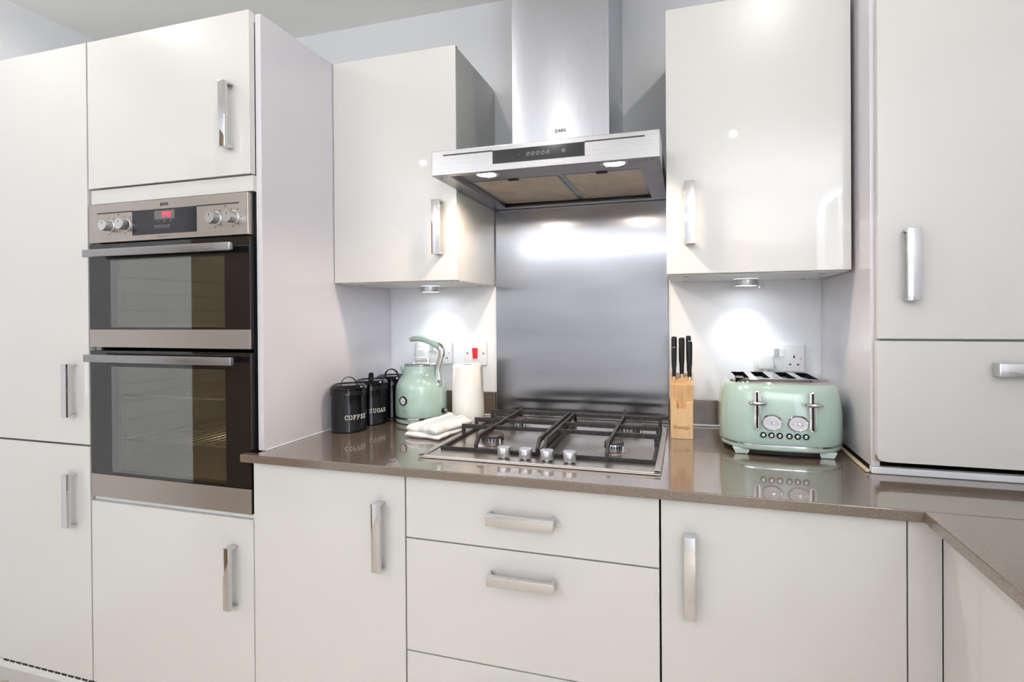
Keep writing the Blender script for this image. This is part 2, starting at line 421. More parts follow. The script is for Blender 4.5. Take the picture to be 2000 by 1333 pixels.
for i, (x, y) in enumerate(DOWNLIGHTS):
    r_ = root('downlight', (x, y, CEIL), 'recessed round white ceiling downlight %s' % ['above the sage toaster end of the worktop', 'behind the viewer on the right', 'above the gas hob', 'behind the viewer in the middle', 'above the double oven', 'behind the viewer on the left'][i], 'ceiling light', 'recessed ceiling downlights')
    bm = nb(); lathe(bm, [(.0195, -.002), (.022, -.008), (.030, -.010), (.044, -.006), (.046, -.001), (.046, 0)], (x, y, CEIL), cap=False); obj('trim_ring', bm, PLASTIC, r_, smooth=True)
    bm = nb(); lathe(bm, [(.019, -.003), (.0001, -.003)], (x, y, CEIL), cap=False); obj('lens', bm, DOWNM, r_)
    sp = lamp('downlight_lamp', 'SPOT', (x, y, CEIL - .02), DOWN_W, (1, .97, .93), spot_size=radians(176), spot_blend=.35, shadow_soft_size=.018)

# unseen uplighters behind the viewer, added to raise the ambient light
for lx, lab in ((-.30, 'added fill uplighter in the rear left corner of the room'), (2.45, 'added fill uplighter in the rear right corner of the room')):
    ly = -3.62
    r_ = root('added_fill_lamp', (lx, ly, FLOOR), lab, 'lamp', 'added fill uplighters behind the viewer')
    bm = nb(); lathe(bm, [(.13, FLOOR + .001), (.13, FLOOR + .016), (.02, FLOOR + .026), (.0001, FLOOR + .026)], (lx, ly, 0)); obj('base', bm, KNOB, r_, smooth=True)
    bm = nb(); tube(bm, [(lx, ly, FLOOR + .02), (lx, ly, 1.66)], .011, 16); obj('pole', bm, KNOB, r_, smooth=True)
    bm = nb(); lathe(bm, [(.015, 1.650), (.07, 1.665), (.12, 1.70), (.15, 1.75), (.147, 1.75), (.117, 1.703), (.068, 1.669), (.0001, 1.660)], (lx, ly, 0), cap=False); obj('lamp_shade', bm, PLASTIC, r_, smooth=True)
    lamp('added_uplight', 'SPOT', (lx, ly, 1.70), FILL_UP_W * (.78 if lx < 0 else 1.35), (.96, .98, 1), rot=(radians(180), 0, 0), spot_size=radians(150), spot_blend=.7, shadow_soft_size=.06)

# ------------------------------------------------------------------ cabinet pieces
YD, T = -.68, .019             # front plane of base and tall doors, door thickness
YC = -.35                      # front plane of wall cupboards
def handle(parent, horizontal, a, b_, w0, w1, yd, out=.030, t=.008, name='handle'):
    """flat chrome bracket: a..b_ along its length, w0..w1 across, standing off the door by out"""
    y0 = yd - .0005; y1 = yd - out
    U = [(a, y0), (a, y1), (b_, y1), (b_, y0), (b_ - t * .75, y0), (b_ - t * .75, y1 + t), (a + t * .75, y1 + t), (a + t * .75, y0)]
    bm = nb()
    if horizontal:   # outline in (x, y), extruded along z
        prism(bm, U, 'z', w0, w1, bev=.0012)
    else:            # outline in (y, z), extruded along x
        prism(bm, [(p[1], p[0]) for p in U], 'x', w0, w1, bev=.0012)
    return obj(name, bm, CHROME, parent, smooth=True)
def door(parent, x0, x1, z0, z1, yd=YD, name='door', m=CREAM, h=None):
    d_ = obj(name, bx(x0, x1, yd, yd + T, z0, z1, bev=.0012), m, parent)
    if h: handle(d_, h[0] == 'h', h[1], h[2], h[3], h[4], yd)
    return d_
def carcass(parent, x0, x1, y0, y1, z0, z1, m=CARC, name='carcass', t=.018, open_front=True):
    bm = nb()
    box(bm, x0, x0 + t, y0, y1, z0, z1); box(bm, x1 - t, x1, y0, y1, z0, z1)
    box(bm, x0 + t, x1 - t, y0, y1, z0, z0 + t); box(bm, x0 + t, x1 - t, y0, y1, z1 - t, z1)
    box(bm, x0 + t, x1 - t, y1 - .006, y1, z0 + t, z1 - t)
    return obj(name, bm, m, parent)
YW = -.003
# tall cupboard at the far left
t = root('tall_cupboard', (-.30, -.34, .15), 'tall cream gloss cupboard at the far left, two doors one above the other', 'cupboard')
carcass(t, -.602, -.002, YD + T + .002, YW, .17, 2.09)
door(t, -.600, -.003, .8925, 2.097, h=('v', .977, 1.136, -.077, -.055))
door(t, -.600, -.003, .182, .887, h=('v', .6455, .8055, -.0795, -.0575))
bm = nb(); box(bm, -.600, -.004, -.675, -.63, .150, .1755)
vg = obj('vent_grille', bm, CARC, t)
bm = nb()
x = -.40
while x < -.02:
    box(bm, x, x + .022, -.6765, -.66, .1722, .1762); x += .029
obj('vent_slots', bm, DARKPRINT, vg, kind='stuff')
# oven tower housing
t = root('oven_housing', (.30, -.34, .15), 'tall cream gloss oven housing with a small cupboard above and below the oven', 'cupboard')
bm = nb()
box(bm, .001, .019, YD + T + .002, YW, .17, 2.09)
for z in ((.17, .19), (.70, .72), (1.632, 1.65), (2.072, 2.09)): box(bm, .019, .5975, YD + T + .002, YW, *z)
obj('carcass', bm, CARC, t)
door(t, .003, .5975, 1.6590, 2.097, h=('v', 1.729, 1.9045, .521, .5445))
door(t, .003, .5975, .182, .7265, h=('v', .4885, .6555, .5235, .5455))
obj('filler_strip', bx(.003, .600, YD + .008, YD + .026, 1.6135, 1.6555), CREAM, t)
obj('filler_strip', bx(.003, .5975, YD + .012, YD + .03, .7275, .7385), CARC, t)
bm = nb(); box(bm, .5985, .6165, YD + T + .001, YW, .911, 2.093, bev=.001); obj('side_panel', bm, WHITE_PANEL, t)

# built-under plinth
bm = nb(); box(bm, -.602, 2.16, -.62, -.605, FLOOR + .001, .148); obj('plinth', bm, CREAM, label='long cream plinth board along the floor under the tall and base cupboards', cat='plinth')

# base cupboards
def base_unit(x0, x1, label, name='base_cupboard', group='cream base cupboards under the worktop'):
    t = root(name, ((x0 + x1) / 2, -.34, .15), label, 'cupboard', group)
    carcass(t, x0, x1, YD + T + .002, YW - .02, .15, .884)
    return t
ZT = .8855
t = base_unit(.6185, 1.0525, 'cream gloss base cupboard with one vertical handle, between oven and drawers')
door(t, .6005, 1.0525, .182, ZT, h=('v', .650, .8175, .9765, .9990))
t = base_unit(1.0565, 1.6555, 'cream gloss drawer unit with horizontal chrome handles directly under the gas hob', name='drawer_unit')
t['category'] = 'drawers'
def drawer(x0, x1, z0, z1, h=None):
    d_ = door(t, x0, x1, z0, z1, name='drawer', h=h); return d_
drawer(1.0565, 1.6560, .7350, ZT, ('h', 1.2735, 1.4315, .7968, .8218))
drawer(1.0565, 1.6560, .4595, .7315, ('h', 1.2745, 1.4315, .6578, .6820))
drawer(1.0565, 1.6560, .182, .4560, ('h', 1.2745, 1.4315, .3800, .4042))
t = base_unit(1.6600, 2.1095, 'cream gloss base cupboard with one vertical handle, right of the drawers below the toaster')
door(t, 1.6600, 2.1085, .182, ZT, h=('v', .6485, .8175, 1.7065, 1.7300))
bm = nb(); box(bm, 2.1112, 2.1657, YD, YD + .018, .182, ZT, bev=.001)
obj('corner_post', bm, CREAM, label='narrow cream filler post in the inner corner of the base cupboards', cat='filler panel')
# return run along the right wall
t = root('base_cupboard', (2.47, -1.25, .15), 'cream base cupboards of the return run at the far right, under the worktop edge', 'cupboard', 'cream base cupboards under the worktop')
for i, (a, b_) in enumerate(((-1.272, -.6812), (-1.872, -1.276), (-2.472, -1.876))):
    bm = nb(); box(bm, 2.1665, 2.1665 + T, a, b_, .182, ZT, bev=.0012); d_ = obj('door', bm, CREAM, t)
    bm = nb(); y = a + .06; z0_, z1_ = .65, .817; x0_ = 2.1660; x1_ = 2.1365
    prism(bm, [(x0_, z0_), (x1_, z0_), (x1_, z1_), (x0_, z1_), (x0_, z1_ - .006), (x1_ + .008, z1_ - .006), (x1_ + .008, z0_ + .006), (x0_, z0_ + .006)], 'y', y - .011, y + .011, bev=.0012)
    obj('handle', bm, CHROME, d_, smooth=True)
bm = nb()
for y in (-2.472, -1.874, -1.274, -.700): box(bm, 2.188, 2.79, y, y + .018, .15, .884)
box(bm, 2.188, 2.79, -2.454, -.700, .15, .168)
obj('carcass', bm, CARC, t)
obj('plinth', bx(2.22, 2.235, -2.47, -.64, FLOOR + .001, .148), CREAM, label='cream plinth board under the return run of cupboards on the right', cat='plinth')

# worktops
ZW = .91
HOLE = (1.075, 1.635, -.585, -.090)
bm = nb()
prism(bm, [(.577, -.7025), (2.7885, -.7025), (2.7885, -.003), (.6175, -.003), (.6175, -.682), (.577, -.682)], 'z', .8885, ZW, bev=.002)
obj('worktop', bm, QUARTZ, label='long brown quartz worktop along the back wall carrying hob, kettle and toaster', cat='worktop')
bm = nb(); box(bm, 2.1290, 2.7885, -2.50, -.7032, .8885, ZW, bev=.002)
obj('worktop', bm, QUARTZ, label='brown quartz worktop of the return run, jointed on at the right corner', cat='worktop')
bm = nb(); box(bm, .6175, 1.0510, -.020, -.003, ZW + .0005, .995, bev=.0015)
obj('upstand', bm, QUARTZ, label='brown quartz upstand behind the kettle and paper roll', cat='upstand', group='quartz upstands')
bm = nb(); box(bm, 1.6595, 2.1110, -.020, -.003, ZW + .0005, .995, bev=.0015)
obj('upstand', bm, QUARTZ, label='brown quartz upstand behind the toaster and knife block', cat='upstand', group='quartz upstands')
def bead(bm, a, b_, r=.004, n=6): tube(bm, [a, b_], r, n)
bm = nb(); bead(bm, (1.664, -.0225, .9122), (2.108, -.0225, .9122), .0045); bead(bm, (.622, -.0225, .9122), (1.045, -.0225, .9122), .0035)
struct('trim_1', bm, SEAL)
bm = nb(); box(bm, 2.1030, 2.1125, -.458, -.024, .9105, .9175, bev=.003); struct('trim_2', bm, SEALB)
bm = nb(); bead(bm, (.6190, -.655, .9112), (.6190, -.03, .9112), .0022); struct('trim_3', bm, SEAL)

# wall cupboards
def wall_unit(x0, x1, label, hx):
    t = root('wall_cupboard', ((x0 + x1) / 2, -.17, 1.38), label, 'cupboard', 'cream wall cupboards either side of the hood')
    ca = carcass(t, x0, x1, YC + T + .002, YW, 1.3805, 2.088, m=CREAM)
    bm = nb(); box(bm, x0 + .001, x1 - .001, YC + T + .003, YW - .001, 1.3782, 1.3803); obj('base_panel', bm, CARC, t)
    for (fx, fy) in ((.05, -.28), (.05, -.04), (x1 - x0 - .05, -.28), (x1 - x0 - .05, -.04)):
        bm = nb(); lathe(bm, [(.0085, -.0012), (.0085, 0)], (x0 + fx, fy, 1.3780), n=20); obj('fixing_cap', bm, GREYPL, t)
    door(t, x0, x1, 1.3815, 2.0925, yd=YC, h=('v', 1.459, 1.6235, hx, hx + .0265))
    return t
wall_unit(.6190, 1.0505, 'cream gloss wall cupboard left of the extractor hood, above the kettle', .980)
wall_unit(1.6640, 2.1050, 'cream gloss wall cupboard right of the extractor hood, above the toaster', 1.7110)

# tall dresser unit standing on the worktop at the right
t = root('dresser_cupboard', (2.42, -.24, ZW), 'cream gloss cupboard standing on the worktop at far right, door over drop-down flap', 'cupboard')
obj('side_panel', bx(2.1135, 2.1315, -.4600, YW, .9265, 2.093, bev=.001), WHITE_PANEL, t)
obj('carcass', bx(2.1325, 2.7300, -.4570, YW, .9400, 2.090), CARC, t)
obj('base_strip', bx(2.1140, 2.7300, -.4640, -.445, ZW + .0005, .9255, bev=.003), SEAL, t, label='scuffed white strip sealing the unit to the worktop')
door(t, 2.1225, 2.7200, 1.2165, 2.0925, yd=-.4815, h=('v', 1.300, 1.4565, 2.1700, 2.1965))
bm = nb(); prism(bm, [(2.1195, .962), (2.1205, .956), (2.1215, .950), (2.1260, .9455), (2.1330, .9440), (2.145, .9425), (2.72, .9425), (2.72, 1.2115), (2.1195, 1.2115)], 'y', -.4815, -.4815 + T, bev=.0008)
dd = obj('drop_door', bm, CREAM, t)
handle(dd, True, 2.3320, 2.4920, 1.1400, 1.1675, -.4815)
bm = nb(); prism(bm, [(2.1197, .9432), (2.144, .9418), (2.133, .9445), (2.1265, .9462), (2.1225, .9508), (2.1210, .9575)], 'y', -.4790, -.4650); obj('worn_corner', bm, BARE, t)

# ------------------------------------------------------------------ double oven
t = root('double_oven', (.30, -.40, .74), 'built-in stainless steel double oven with red clock display in the tall housing', 'oven')
bm = nb(); OX0, OX1 = .0035, .5895
box(bm, .0210, .5960, YD + .022, -.10, .742, 1.612)
# hollow look: two cavities are built in front of this block
bm.free(); bm = nb()
box(bm, .0205, .0300, YD + .021, -.12, .742, 1.612); box(bm, .5860, .5955, YD + .021, -.12, .742, 1.612)
box(bm, .0300, .5860, YD + .021, -.12, .742, .790); box(bm, .0300, .5860, YD + .021, -.12, 1.185, 1.235); box(bm, .0300, .5860, YD + .021, -.12, 1.490, 1.612)
box(bm, .0300, .5860, -.14, -.12, .790, 1.490)
obj('housing', bm, BLACK, t)
def cavity(z0, z1):
    bm = nb(); x0, x1, y0, y1 = .060, .555, YD + .024, -.20; th = .004
    box(bm, x0 - th, x0, y0, y1, z0, z1); box(bm, x1, x1 + th, y0, y1, z0, z1)
    box(bm, x0, x1, y1 - th, y1, z0, z1); box(bm, x0, x1, y0, y1 - th, z0, z0 + th); box(bm, x0, x1, y0, y1 - th, z1 - th, z1)
    c_ = obj('cavity', bm, ENAMEL, t)
    for x in (x0 + .010, x1 - .010):          # side ladders
        bm = nb()
        for y in (y0 + .02, y1 - .05): tube(bm, [(x, y, z0 + .03), (x, y, z1 - .03)], .0025, 6)
        zz = z0 + .05
        while zz < z1 - .04:
            tube(bm, [(x, y0 + .02, zz), (x, y1 - .05, zz)], .002, 6); zz += .055 if z1 - z0 > .3 else .05
        obj('shelf_ladder', bm, WIRE, c_, smooth=True)
    lamp('added_oven_fill', 'POINT', (x1 - .05, y1 - .06, z1 - .04), .22, (1, .85, .6), shadow_soft_size=.01)  # faint light added in the cavity so the racks show through the glass
    return c_
c_ = cavity(.800, 1.170)
for zz in (.905, 1.040):
    bm = nb(); x0, x1, y0, y1 = .078, .537, -.64, -.23
    tube(bm, [(x0, y0, zz), (x1, y0, zz), (x1, y1, zz), (x0, y1, zz), (x0, y0, zz)], .003, 6)
    x = x0 + .03
    while x < x1 - .01: tube(bm, [(x, y0, zz), (x, y1, zz)], .0016, 5); x += .028
    obj('oven_rack', bm, WIRE, t, smooth=True)
cavity(1.247, 1.470)
# control panel
bm = nb(); box(bm, OX0, OX1, YD, YD + .020, 1.4965, 1.6105, bev=.0015)
cp = obj('control_panel', bm, STEEL_OVEN, t)
bm = nb(); box(bm, .1770, .4135, YD - .0012, YD + .001, 1.5120, 1.5830); obj('display_panel', bm, BLACKPANEL, cp)
bm = nb(); box(bm, .2625, .3365, YD - .0018, YD - .0011, 1.5530, 1.5780); obj('display_window', bm, LCD, cp)
# clock digits 9 40
SEG = {'9': 'abcdfg', '4': 'bcfg', '0': 'abcdef', '8': 'abcdefg'}
SG = {'a': ((0, 2), (1, 2)), 'b': ((1, 2), (1, 1)), 'c': ((1, 1), (1, 0)), 'd': ((0, 0), (1, 0)), 'e': ((0, 0), (0, 1)), 'f': ((0, 1), (0, 2)), 'g': ((0, 1), (1, 1))}
bm = nb(); u = .0062
for k, ch in enumerate('940'):
    for s_ in SEG[ch]:
        a, b_ = SG[s_]; ox = [0, .0118, .0226][k]
        strokes(bm, [[(ox + a[0] * u, a[1] * u), (ox + b_[0] * u, b_[1] * u)]], .0019, front(.2925, YD - .0021, 1.5595), .0002)
obj('clock_digits', bm, REDLED, cp)
bm = nb()
strokes(bm, [ring_pts(0, 0, .0028)], .0006, front(.2995, YD - .0016, 1.5480), .0001)
strokes(bm, [[(-.0245, 0), (-.0195, 0)], [(.0205, 0), (.0255, 0)], [(.023, .0025), (.023, -.0025)]], .0006, front(.2995, YD - .0016, 1.5480), .0001)
for k in range(7): strokes(bm, [ring_pts(-.022 + k * .0085, -.0135, .0022, 8), [(-.025 + k * .0085, -.0185), (-.020 + k * .0085, -.0185)]], .0006, front(.2870, YD - .0016, 1.5480), .0001)
obj('panel_symbols', bm, GREYPL, cp, kind='stuff')
for a, b_ in ((.0375, .1772), (.4133, .5590)): obj('slot_line', bx(a, b_, YD - .0008, YD + .001, 1.5810, 1.5845), DARKPRINT, cp)
def aeg(x, y, z, h, parent, m=DARKPRINT):
    bm = text_bm('AEG', h * 1.38, front(x + h * .55, y, z), .0002, h * .05)
    b2 = nb(); P = front(x - h * 1.35, y, z)
    strokes(b2, [[(-.5 * h, -.5 * h), (-.5 * h, .5 * h), (.45 * h, .5 * h)], [(-.2 * h, -.3 * h), (-.2 * h, .3 * h)], [(-.2 * h, 0), (0, 0)]], h * .12, P, .0002)
    strokes(b2, [[(.42 * h, .25 * h), (.2 * h, .32 * h), (.02 * h, 0), (.2 * h, -.32 * h), (.42 * h, -.25 * h)], [(-.5 * h, -.5 * h), (.45 * h, -.5 * h)]], h * .12, P, .0002)
    me = bpy.data.meshes.new('x'); b2.to_mesh(me); b2.free(); bm.from_mesh(me); bpy.data.meshes.remove(me)
    return obj('brand_lettering', bm, m, parent)
aeg(.2975, YD - .0004, 1.5955, .0078, cp)
bm = text_bm('C O M P E T E N C E', .0058, front(.2950, YD - .0004, 1.5045), .0002); obj('model_lettering', bm, GREYPRINT, cp)
def oven_knob(x, z):
    bm = nb(); lathe(bm, [(.0185, 0), (.0185, -.003), (.0165, -.004), (.0158, -.024), (.0150, -.0255), (0.0001, -.0255)], (x, YD, z), axis='y', n=36)
    k_ = obj('control_knob', bm, KNOB, cp, smooth=True)
    return k_
for kx in (.0905, .1545): oven_knob(kx, 1.5440)
for kx in (.4835, .5425): oven_knob(kx, 1.5440)
for kx in (.0905, .1545, .4835, .5425):
    bm = nb()
    box(bm, kx - .0006, kx + .0006, YD - .0261, YD - .0254, 1.5470, 1.5550)
    for k in range(7):
        a = radians(60 + k * 50)
        if .0905 < kx + .025 * cos(a) < .1545 and kx in (.0905, .1545) and abs(sin(a)) < .6: continue
        if .4835 < kx + .025 * cos(a) < .5425 and kx > .4 and abs(sin(a)) < .6: continue
        px_, pz_ = kx + .0245 * cos(a), 1.5440 + .0245 * sin(a)
        box(bm, px_ - .0016, px_ + .0016, YD - .0003, YD + .0003, pz_ - .0013, pz_ + .0013)
    obj('knob_marks', bm, DARKPRINT, cp, kind='stuff')
for kx in (.1225, .513): obj('indicator_mark', bx(kx - .0025, kx + .0025, YD - .0003, YD + .0003, 1.5745, 1.5775), DARKPRINT, cp)
# doors
def oven_door(z0, z1, steel_h, gz0, gz1, hz, label=None):
    d_ = obj('oven_door', bx(OX0 + .001, .5935, YD + .004, YD + .0195, z0 + steel_h * 0, z1, bev=.001), BLACK, t)
    # black glass as a frame round the see-through window
    gx0, gx1 = .0880, .5090
    d_.hide_render = False
    bm = nb()
    ya, yb = YD, YD + .004
    zt0 = z0 + steel_h + .001
    box(bm, OX0, gx0, ya, yb, zt0, z1); box(bm, gx1, .5930, ya, yb, zt0, z1)
    box(bm, gx0, gx1, ya, yb, zt0, gz0); box(bm, gx0, gx1, ya, yb, gz1, z1)
    obj('glass_front', bm, BLACKGLASS, d_)
    obj('window', bx(gx0, gx1, ya, ya + .003, gz0, gz1), OWIN, d_)
    obj('steel_trim', bx(OX0, .5930, ya - .0015, yb, z0, zt0 - .001, bev=.001), STEEL_OVEN, d_)
    bm = nb(); hx0, hx1, yo = .030, .5655, YD - .040; hh = .0110
    # flattened bar with rounded ends and two standoffs
    prism(bm, [(yo, hz - hh), (yo + .010, hz - hh), (yo + .014, hz - hh * .6), (yo + .014, hz + hh * .6), (yo + .010, hz + hh), (yo, hz + hh)], 'x', hx0, hx1, bev=.003, seg=3)
    obj('handle', bm, STEEL, d_, smooth=True)
    for hx in (.070, .525):
        bm = nb(); box(bm, hx - .008, hx + .008, yo + .010, YD + .001, hz - .007, hz + .007); obj('handle_mount', bm, BLACK, d_)
    return d_
# the door bodies are frames too, so the cavity shows through
def frame_body(z0, z1, gz0, gz1):
    bm = nb(); gx0, gx1 = .0880, .5090
    box(bm, OX0 + .002, gx0, YD + .0042, YD + .0205, z0, z1); box(bm, gx1, .5925, YD + .0042, YD + .0205, z0, z1)
    box(bm, gx0, gx1, YD + .0042, YD + .0205, z0, gz0); box(bm, gx0, gx1, YD + .0042, YD + .0205, gz1, z1)
    return bm
_od = oven_door
def make_door(z0, z1, sh, gz0, gz1, hz):
    d_ = _od(z0, z1, sh, gz0, gz1, hz)
    me = bpy.data.meshes.new('oven_door'); bm = frame_body(z0, z1, gz0, gz1)
    bmesh.ops.recalc_face_normals(bm, faces=bm.faces[:]); bmesh.ops.translate(bm, verts=bm.verts[:], vec=-ORG[d_.name]); bm.to_mesh(me); bm.free()
    me.materials.append(BLACK); d_.data = me
    return d_
make_door(1.1870, 1.4915, .0525, 1.2455, 1.4430, 1.4615)
make_door(.7420, 1.1770, .0675, .8190, 1.1300, 1.1565)

# ------------------------------------------------------------------ extractor hood
HX0, HX1, HY, HZ0, HZ1 = 1.0545, 1.6550, -.523, 1.6525, 1.7185
t = root('cooker_hood', (1.355, -.26, HZ0), 'stainless steel extractor hood with chimney, two lit lamps above the hob', 'extractor hood')
bm = nb()
th = .003
box(bm, HX0, HX1, HY, HY + th, HZ0, HZ1, bev=.0012)
box(bm, HX0, HX0 + th, HY + th, YW, HZ0, HZ1); box(bm, HX1 - th, HX1, HY + th, YW, HZ0, HZ1)
box(bm, HX0 + th, HX1 - th, HY + th, YW, HZ1 - th, HZ1); box(bm, HX0 + th, HX1 - th, YW - th, YW, HZ0, HZ1 - th)
# folded-in bottom rim
box(bm, HX0 + th, HX0 + .045, HY + th, YW - th, HZ0, HZ0 + th); box(bm, HX1 - .045, HX1 - th, HY + th, YW - th, HZ0, HZ0 + th)
box(bm, HX0 + .045, HX1 - .045, YW - .035, YW - th, HZ0, HZ0 + th); box(bm, HX0 + .045, HX1 - .045, HY + th, HY + .018, HZ0, HZ0 + th)
ho = obj('canopy', bm, STEEL, t)
IZ = HZ0 + .0145
bm = nb(); box(bm, HX0 + .045, HX1 - .045, HY + .018, -.375, IZ, IZ + .003); box(bm, HX0 + .045, HX0 + .048, HY + .018, YW - .035, HZ0 + th, IZ + .02)
box(bm, HX1 - .048, HX1 - .045, HY + .018, YW - .035, HZ0 + th, IZ + .02); box(bm, HX0 + .045, HX1 - .045, HY + .018, HY + .021, HZ0 + th, IZ)
obj('underside_panel', bm, STEEL, t)
xm = (HX0 + HX1) / 2 + .02
for a, b_ in ((HX0 + .050, xm - .006), (xm + .006, HX1 - .050)):
    bm = nb(); box(bm, a, b_, -.373, YW - .037, IZ + .001, IZ + .009, bev=.002); fl = obj('grease_filter', bm, GREASE, t)
    bm = nb(); box(bm, a, b_, -.3735, -.366, IZ - .0005, IZ + .002); box(bm, a, b_, YW - .045, YW - .037, IZ - .0005, IZ + .002); box(bm, a, a + .006, -.366, YW - .045, IZ - .0005, IZ + .002); box(bm, b_ - .006, b_, -.366, YW - .045, IZ - .0005, IZ + .002)
    obj('filter_frame', bm, STEEL, fl)
    cx_ = (a + b_) / 2
    bm = nb(); box(bm, cx_ - .015, cx_ + .015, -.372, -.360, IZ - .003, IZ + .001); obj('filter_catch', bm, BLACK, fl)
bm = nb(); box(bm, xm - .0055, xm + .0055, -.373, YW - .037, IZ + .001, IZ + .006, bev=.001); obj('divider', bm, STEEL, t)
for lx in (1.184, 1.537):
    bm = nb(); lathe(bm, [(.036, IZ), (.036, IZ - .0015), (.031, IZ - .004), (.027, IZ - .002), (.027, IZ + .002)], (lx, -.447, 0), cap=False, n=40)
    lp = obj('lamp', bm, CHROME, t, smooth=True)
    bm = nb(); lathe(bm, [(.0265, IZ - .0008), (.0001, IZ - .0008)], (lx, -.447, 0), cap=False); obj('bulb', bm, HALO, lp)
    lamp('hood_light', 'SPOT', (lx, -.447, IZ - .006), HOOD_W, (1, .80, .60), spot_size=radians(165), spot_blend=.5, shadow_soft_size=.02)
bm = nb(); box(bm, 1.2300, 1.4735, HY - .0014, HY + .001, 1.6705, 1.7050); co = obj('control_strip', bm, BLACKPANEL, t)
bm = nb(); P = front(1.365, HY - .0016, 1.688)
for k in range(5):
    strokes(bm, [ring_pts(-.038 + k * .013, 0, .0048, 10)], .0007, P, .0001)
    strokes(bm, [[(-.040 + k * .013, -.002), (-.036 + k * .013, .003)]], .0008, P, .0001)
strokes(bm, [ring_pts(-.062, .001, .0012, 8), ring_pts(.055, 0, .004, 10), [(.053, -.001), (.057, .002)]], .0008, P, .0001)
obj('control_symbols', bm, GREYPL, co, kind='stuff')
for a, b_ in ((1.0880, 1.2302), (1.4733, 1.6200)): obj('slot_line', bx(a, b_, HY - .0006, HY + .001, 1.7035, 1.7070), DARKPRINT, t)
bm = nb()
for q in ((HX0 + .02, HY + .02), (HX0 + .035, HY + .02), (HX1 - .02, HY + .02), (HX1 - .035, HY + .02)): lathe(bm, [(.002, -.0006), (.002, 0)], (q[0], q[1], HZ0), n=10)
obj('rivets', bm, BLACK, t, kind='stuff')
bm = nb(); CX0, CX1, CY = 1.2285, 1.5115, -.351
box(bm, CX0, CX1, CY, YW, HZ1, CEIL - .001, bev=.0015)
ch = obj('chimney', bm, STEEL_V, t)
bm = nb()
for z in (1.93, 1.96, 1.99):
    pass
bm.free()
bm = nb()
for zz in (1.975,): box(bm, CX1 - .0002, CX1 + .0006, -.055, -.053, zz, zz + .05); box(bm, CX1 - .0002, CX1 + .0006, -.057, -.051, zz - .004, zz + .002)
obj('hanging_slot', bm, BLACK, ch)
aeg(1.3735, CY - .0004, 1.7985, .0085, ch)

# splashback sheet
bm = nb(); box(bm, 1.0535, 1.6565, -.0090, -.0030, ZW + .001, HZ0 - .001, bev=.001)
obj('splashback', bm, SPL, label='tall brushed steel splashback panel on the wall behind the hob', cat='splashback')

# under-cupboard lights
for lx, lab, w_ in ((.8370, 'round steel puck light under the wall cupboard above the kettle', 'l'), (1.8875, 'round steel puck light under the wall cupboard above the toaster', 'r')):
    ly = -.100; zt = 1.3776
    r_ = root('puck_light', (lx, ly, zt - .02), lab, 'light', 'round lights under the wall cupboards')
    bm = nb(); lathe(bm, [(.030, -.019), (.0345, -.0205), (.0355, -.019), (.0355, -.002), (.034, 0)], (lx, ly, zt), cap=False); obj('lamp_body', bm, KNOB, r_, smooth=True)
    bm = nb(); lathe(bm, [(.030, -.0192), (.0001, -.0192)], (lx, ly, zt), cap=False); obj('lens', bm, LEDM, r_)
    lamp('puck_lamp', 'SPOT', (lx, ly + .022, zt - .022), LED_W * (1 if w_ == 'l' else 1.15), (.86, .92, 1.0), spot_size=radians(108), spot_blend=.9, shadow_soft_size=.012)
    if w_ == 'r':
        bm = nb(); tube(bm, [(lx + .034, ly + .01, zt - .012), (lx + .040, ly + .012, zt - .026), (lx + .052, ly + .015, zt - .020), (lx + .046, ly + .02, zt - .003)], .0018, 6); obj('wire', bm, PLASTIC, r_, smooth=True)

# ------------------------------------------------------------------ sockets and switches
YS = -.0012
def plate(t, x0, x1, z0, z1):
    return obj('face_plate', bx(x0, x1, -.0105, YS, z0, z1, bev=.0025, seg=3), PLASTIC, t, smooth=True)
def double_socket(x0, z0, lab):
    x1, z1 = x0 + .147, z0 + .086
    t = root('double_socket', ((x0 + x1) / 2, 0, z0), lab, 'socket', 'white double sockets on the wall')
    plate(t, x0, x1, z0, z1)
    for sx, dx in ((x0 + .0590, 0), (x0 + .0740, 0)):
        bm = nb(); box(bm, sx, sx + .0135, -.0145, -.0100, z1 - .0385, z1 - .0135, bev=.001)
        obj('rocker_switch', bm, GREYPL if sx < x0 + .06 else PLASTIC, t)
    for q in (0, 1):
        ox = x0 + .0345 + q * .083 if False else (x0 + .033 if q == 0 else x0 + .1165)
        bm = nb()
        box(bm, ox - .002, ox + .002, -.0108, -.0100, z1 - .043, z1 - .0345)
        box(bm, ox - .0145, ox - .0080, -.0108, -.0100, z1 - .0645, z1 - .0605); box(bm, ox + .0080, ox + .0145, -.0108, -.0100, z1 - .0645, z1 - .0605)
        obj('pin_holes', bm, BLACK, t, kind='stuff')
    bm = nb(); lathe(bm, [(.003, -.0112), (.003, -.0100)], (x0 + .1355, 0, z1 - .044), axis='y', n=16); obj('screw', bm, GREYPL, t)
    return t
double_socket(.7300, 1.0915, 'white double socket half hidden behind the mint kettle')
double_socket(1.9180, 1.0905, 'white double socket above the mint toaster')
t = root('cooker_switch', (.9725, 0, 1.0910), 'white cooker isolator switch with red rocker above the paper roll', 'switch')
plate(t, .9300, 1.0155, 1.0905, 1.1765)
bm = nb(); box(bm, .9590, .9845, -.0120, -.0100, 1.1105, 1.1570, bev=.001); obj('rocker_surround', bm, PLASTIC, t)
bm = nb(); prism(bm, [(-.0115, 1.1140), (-.0140, 1.1150), (-.0190, 1.1530), (-.0115, 1.1540)], 'x', .9620, .9815, bev=.0008); obj('rocker', bm, REDPL, t)
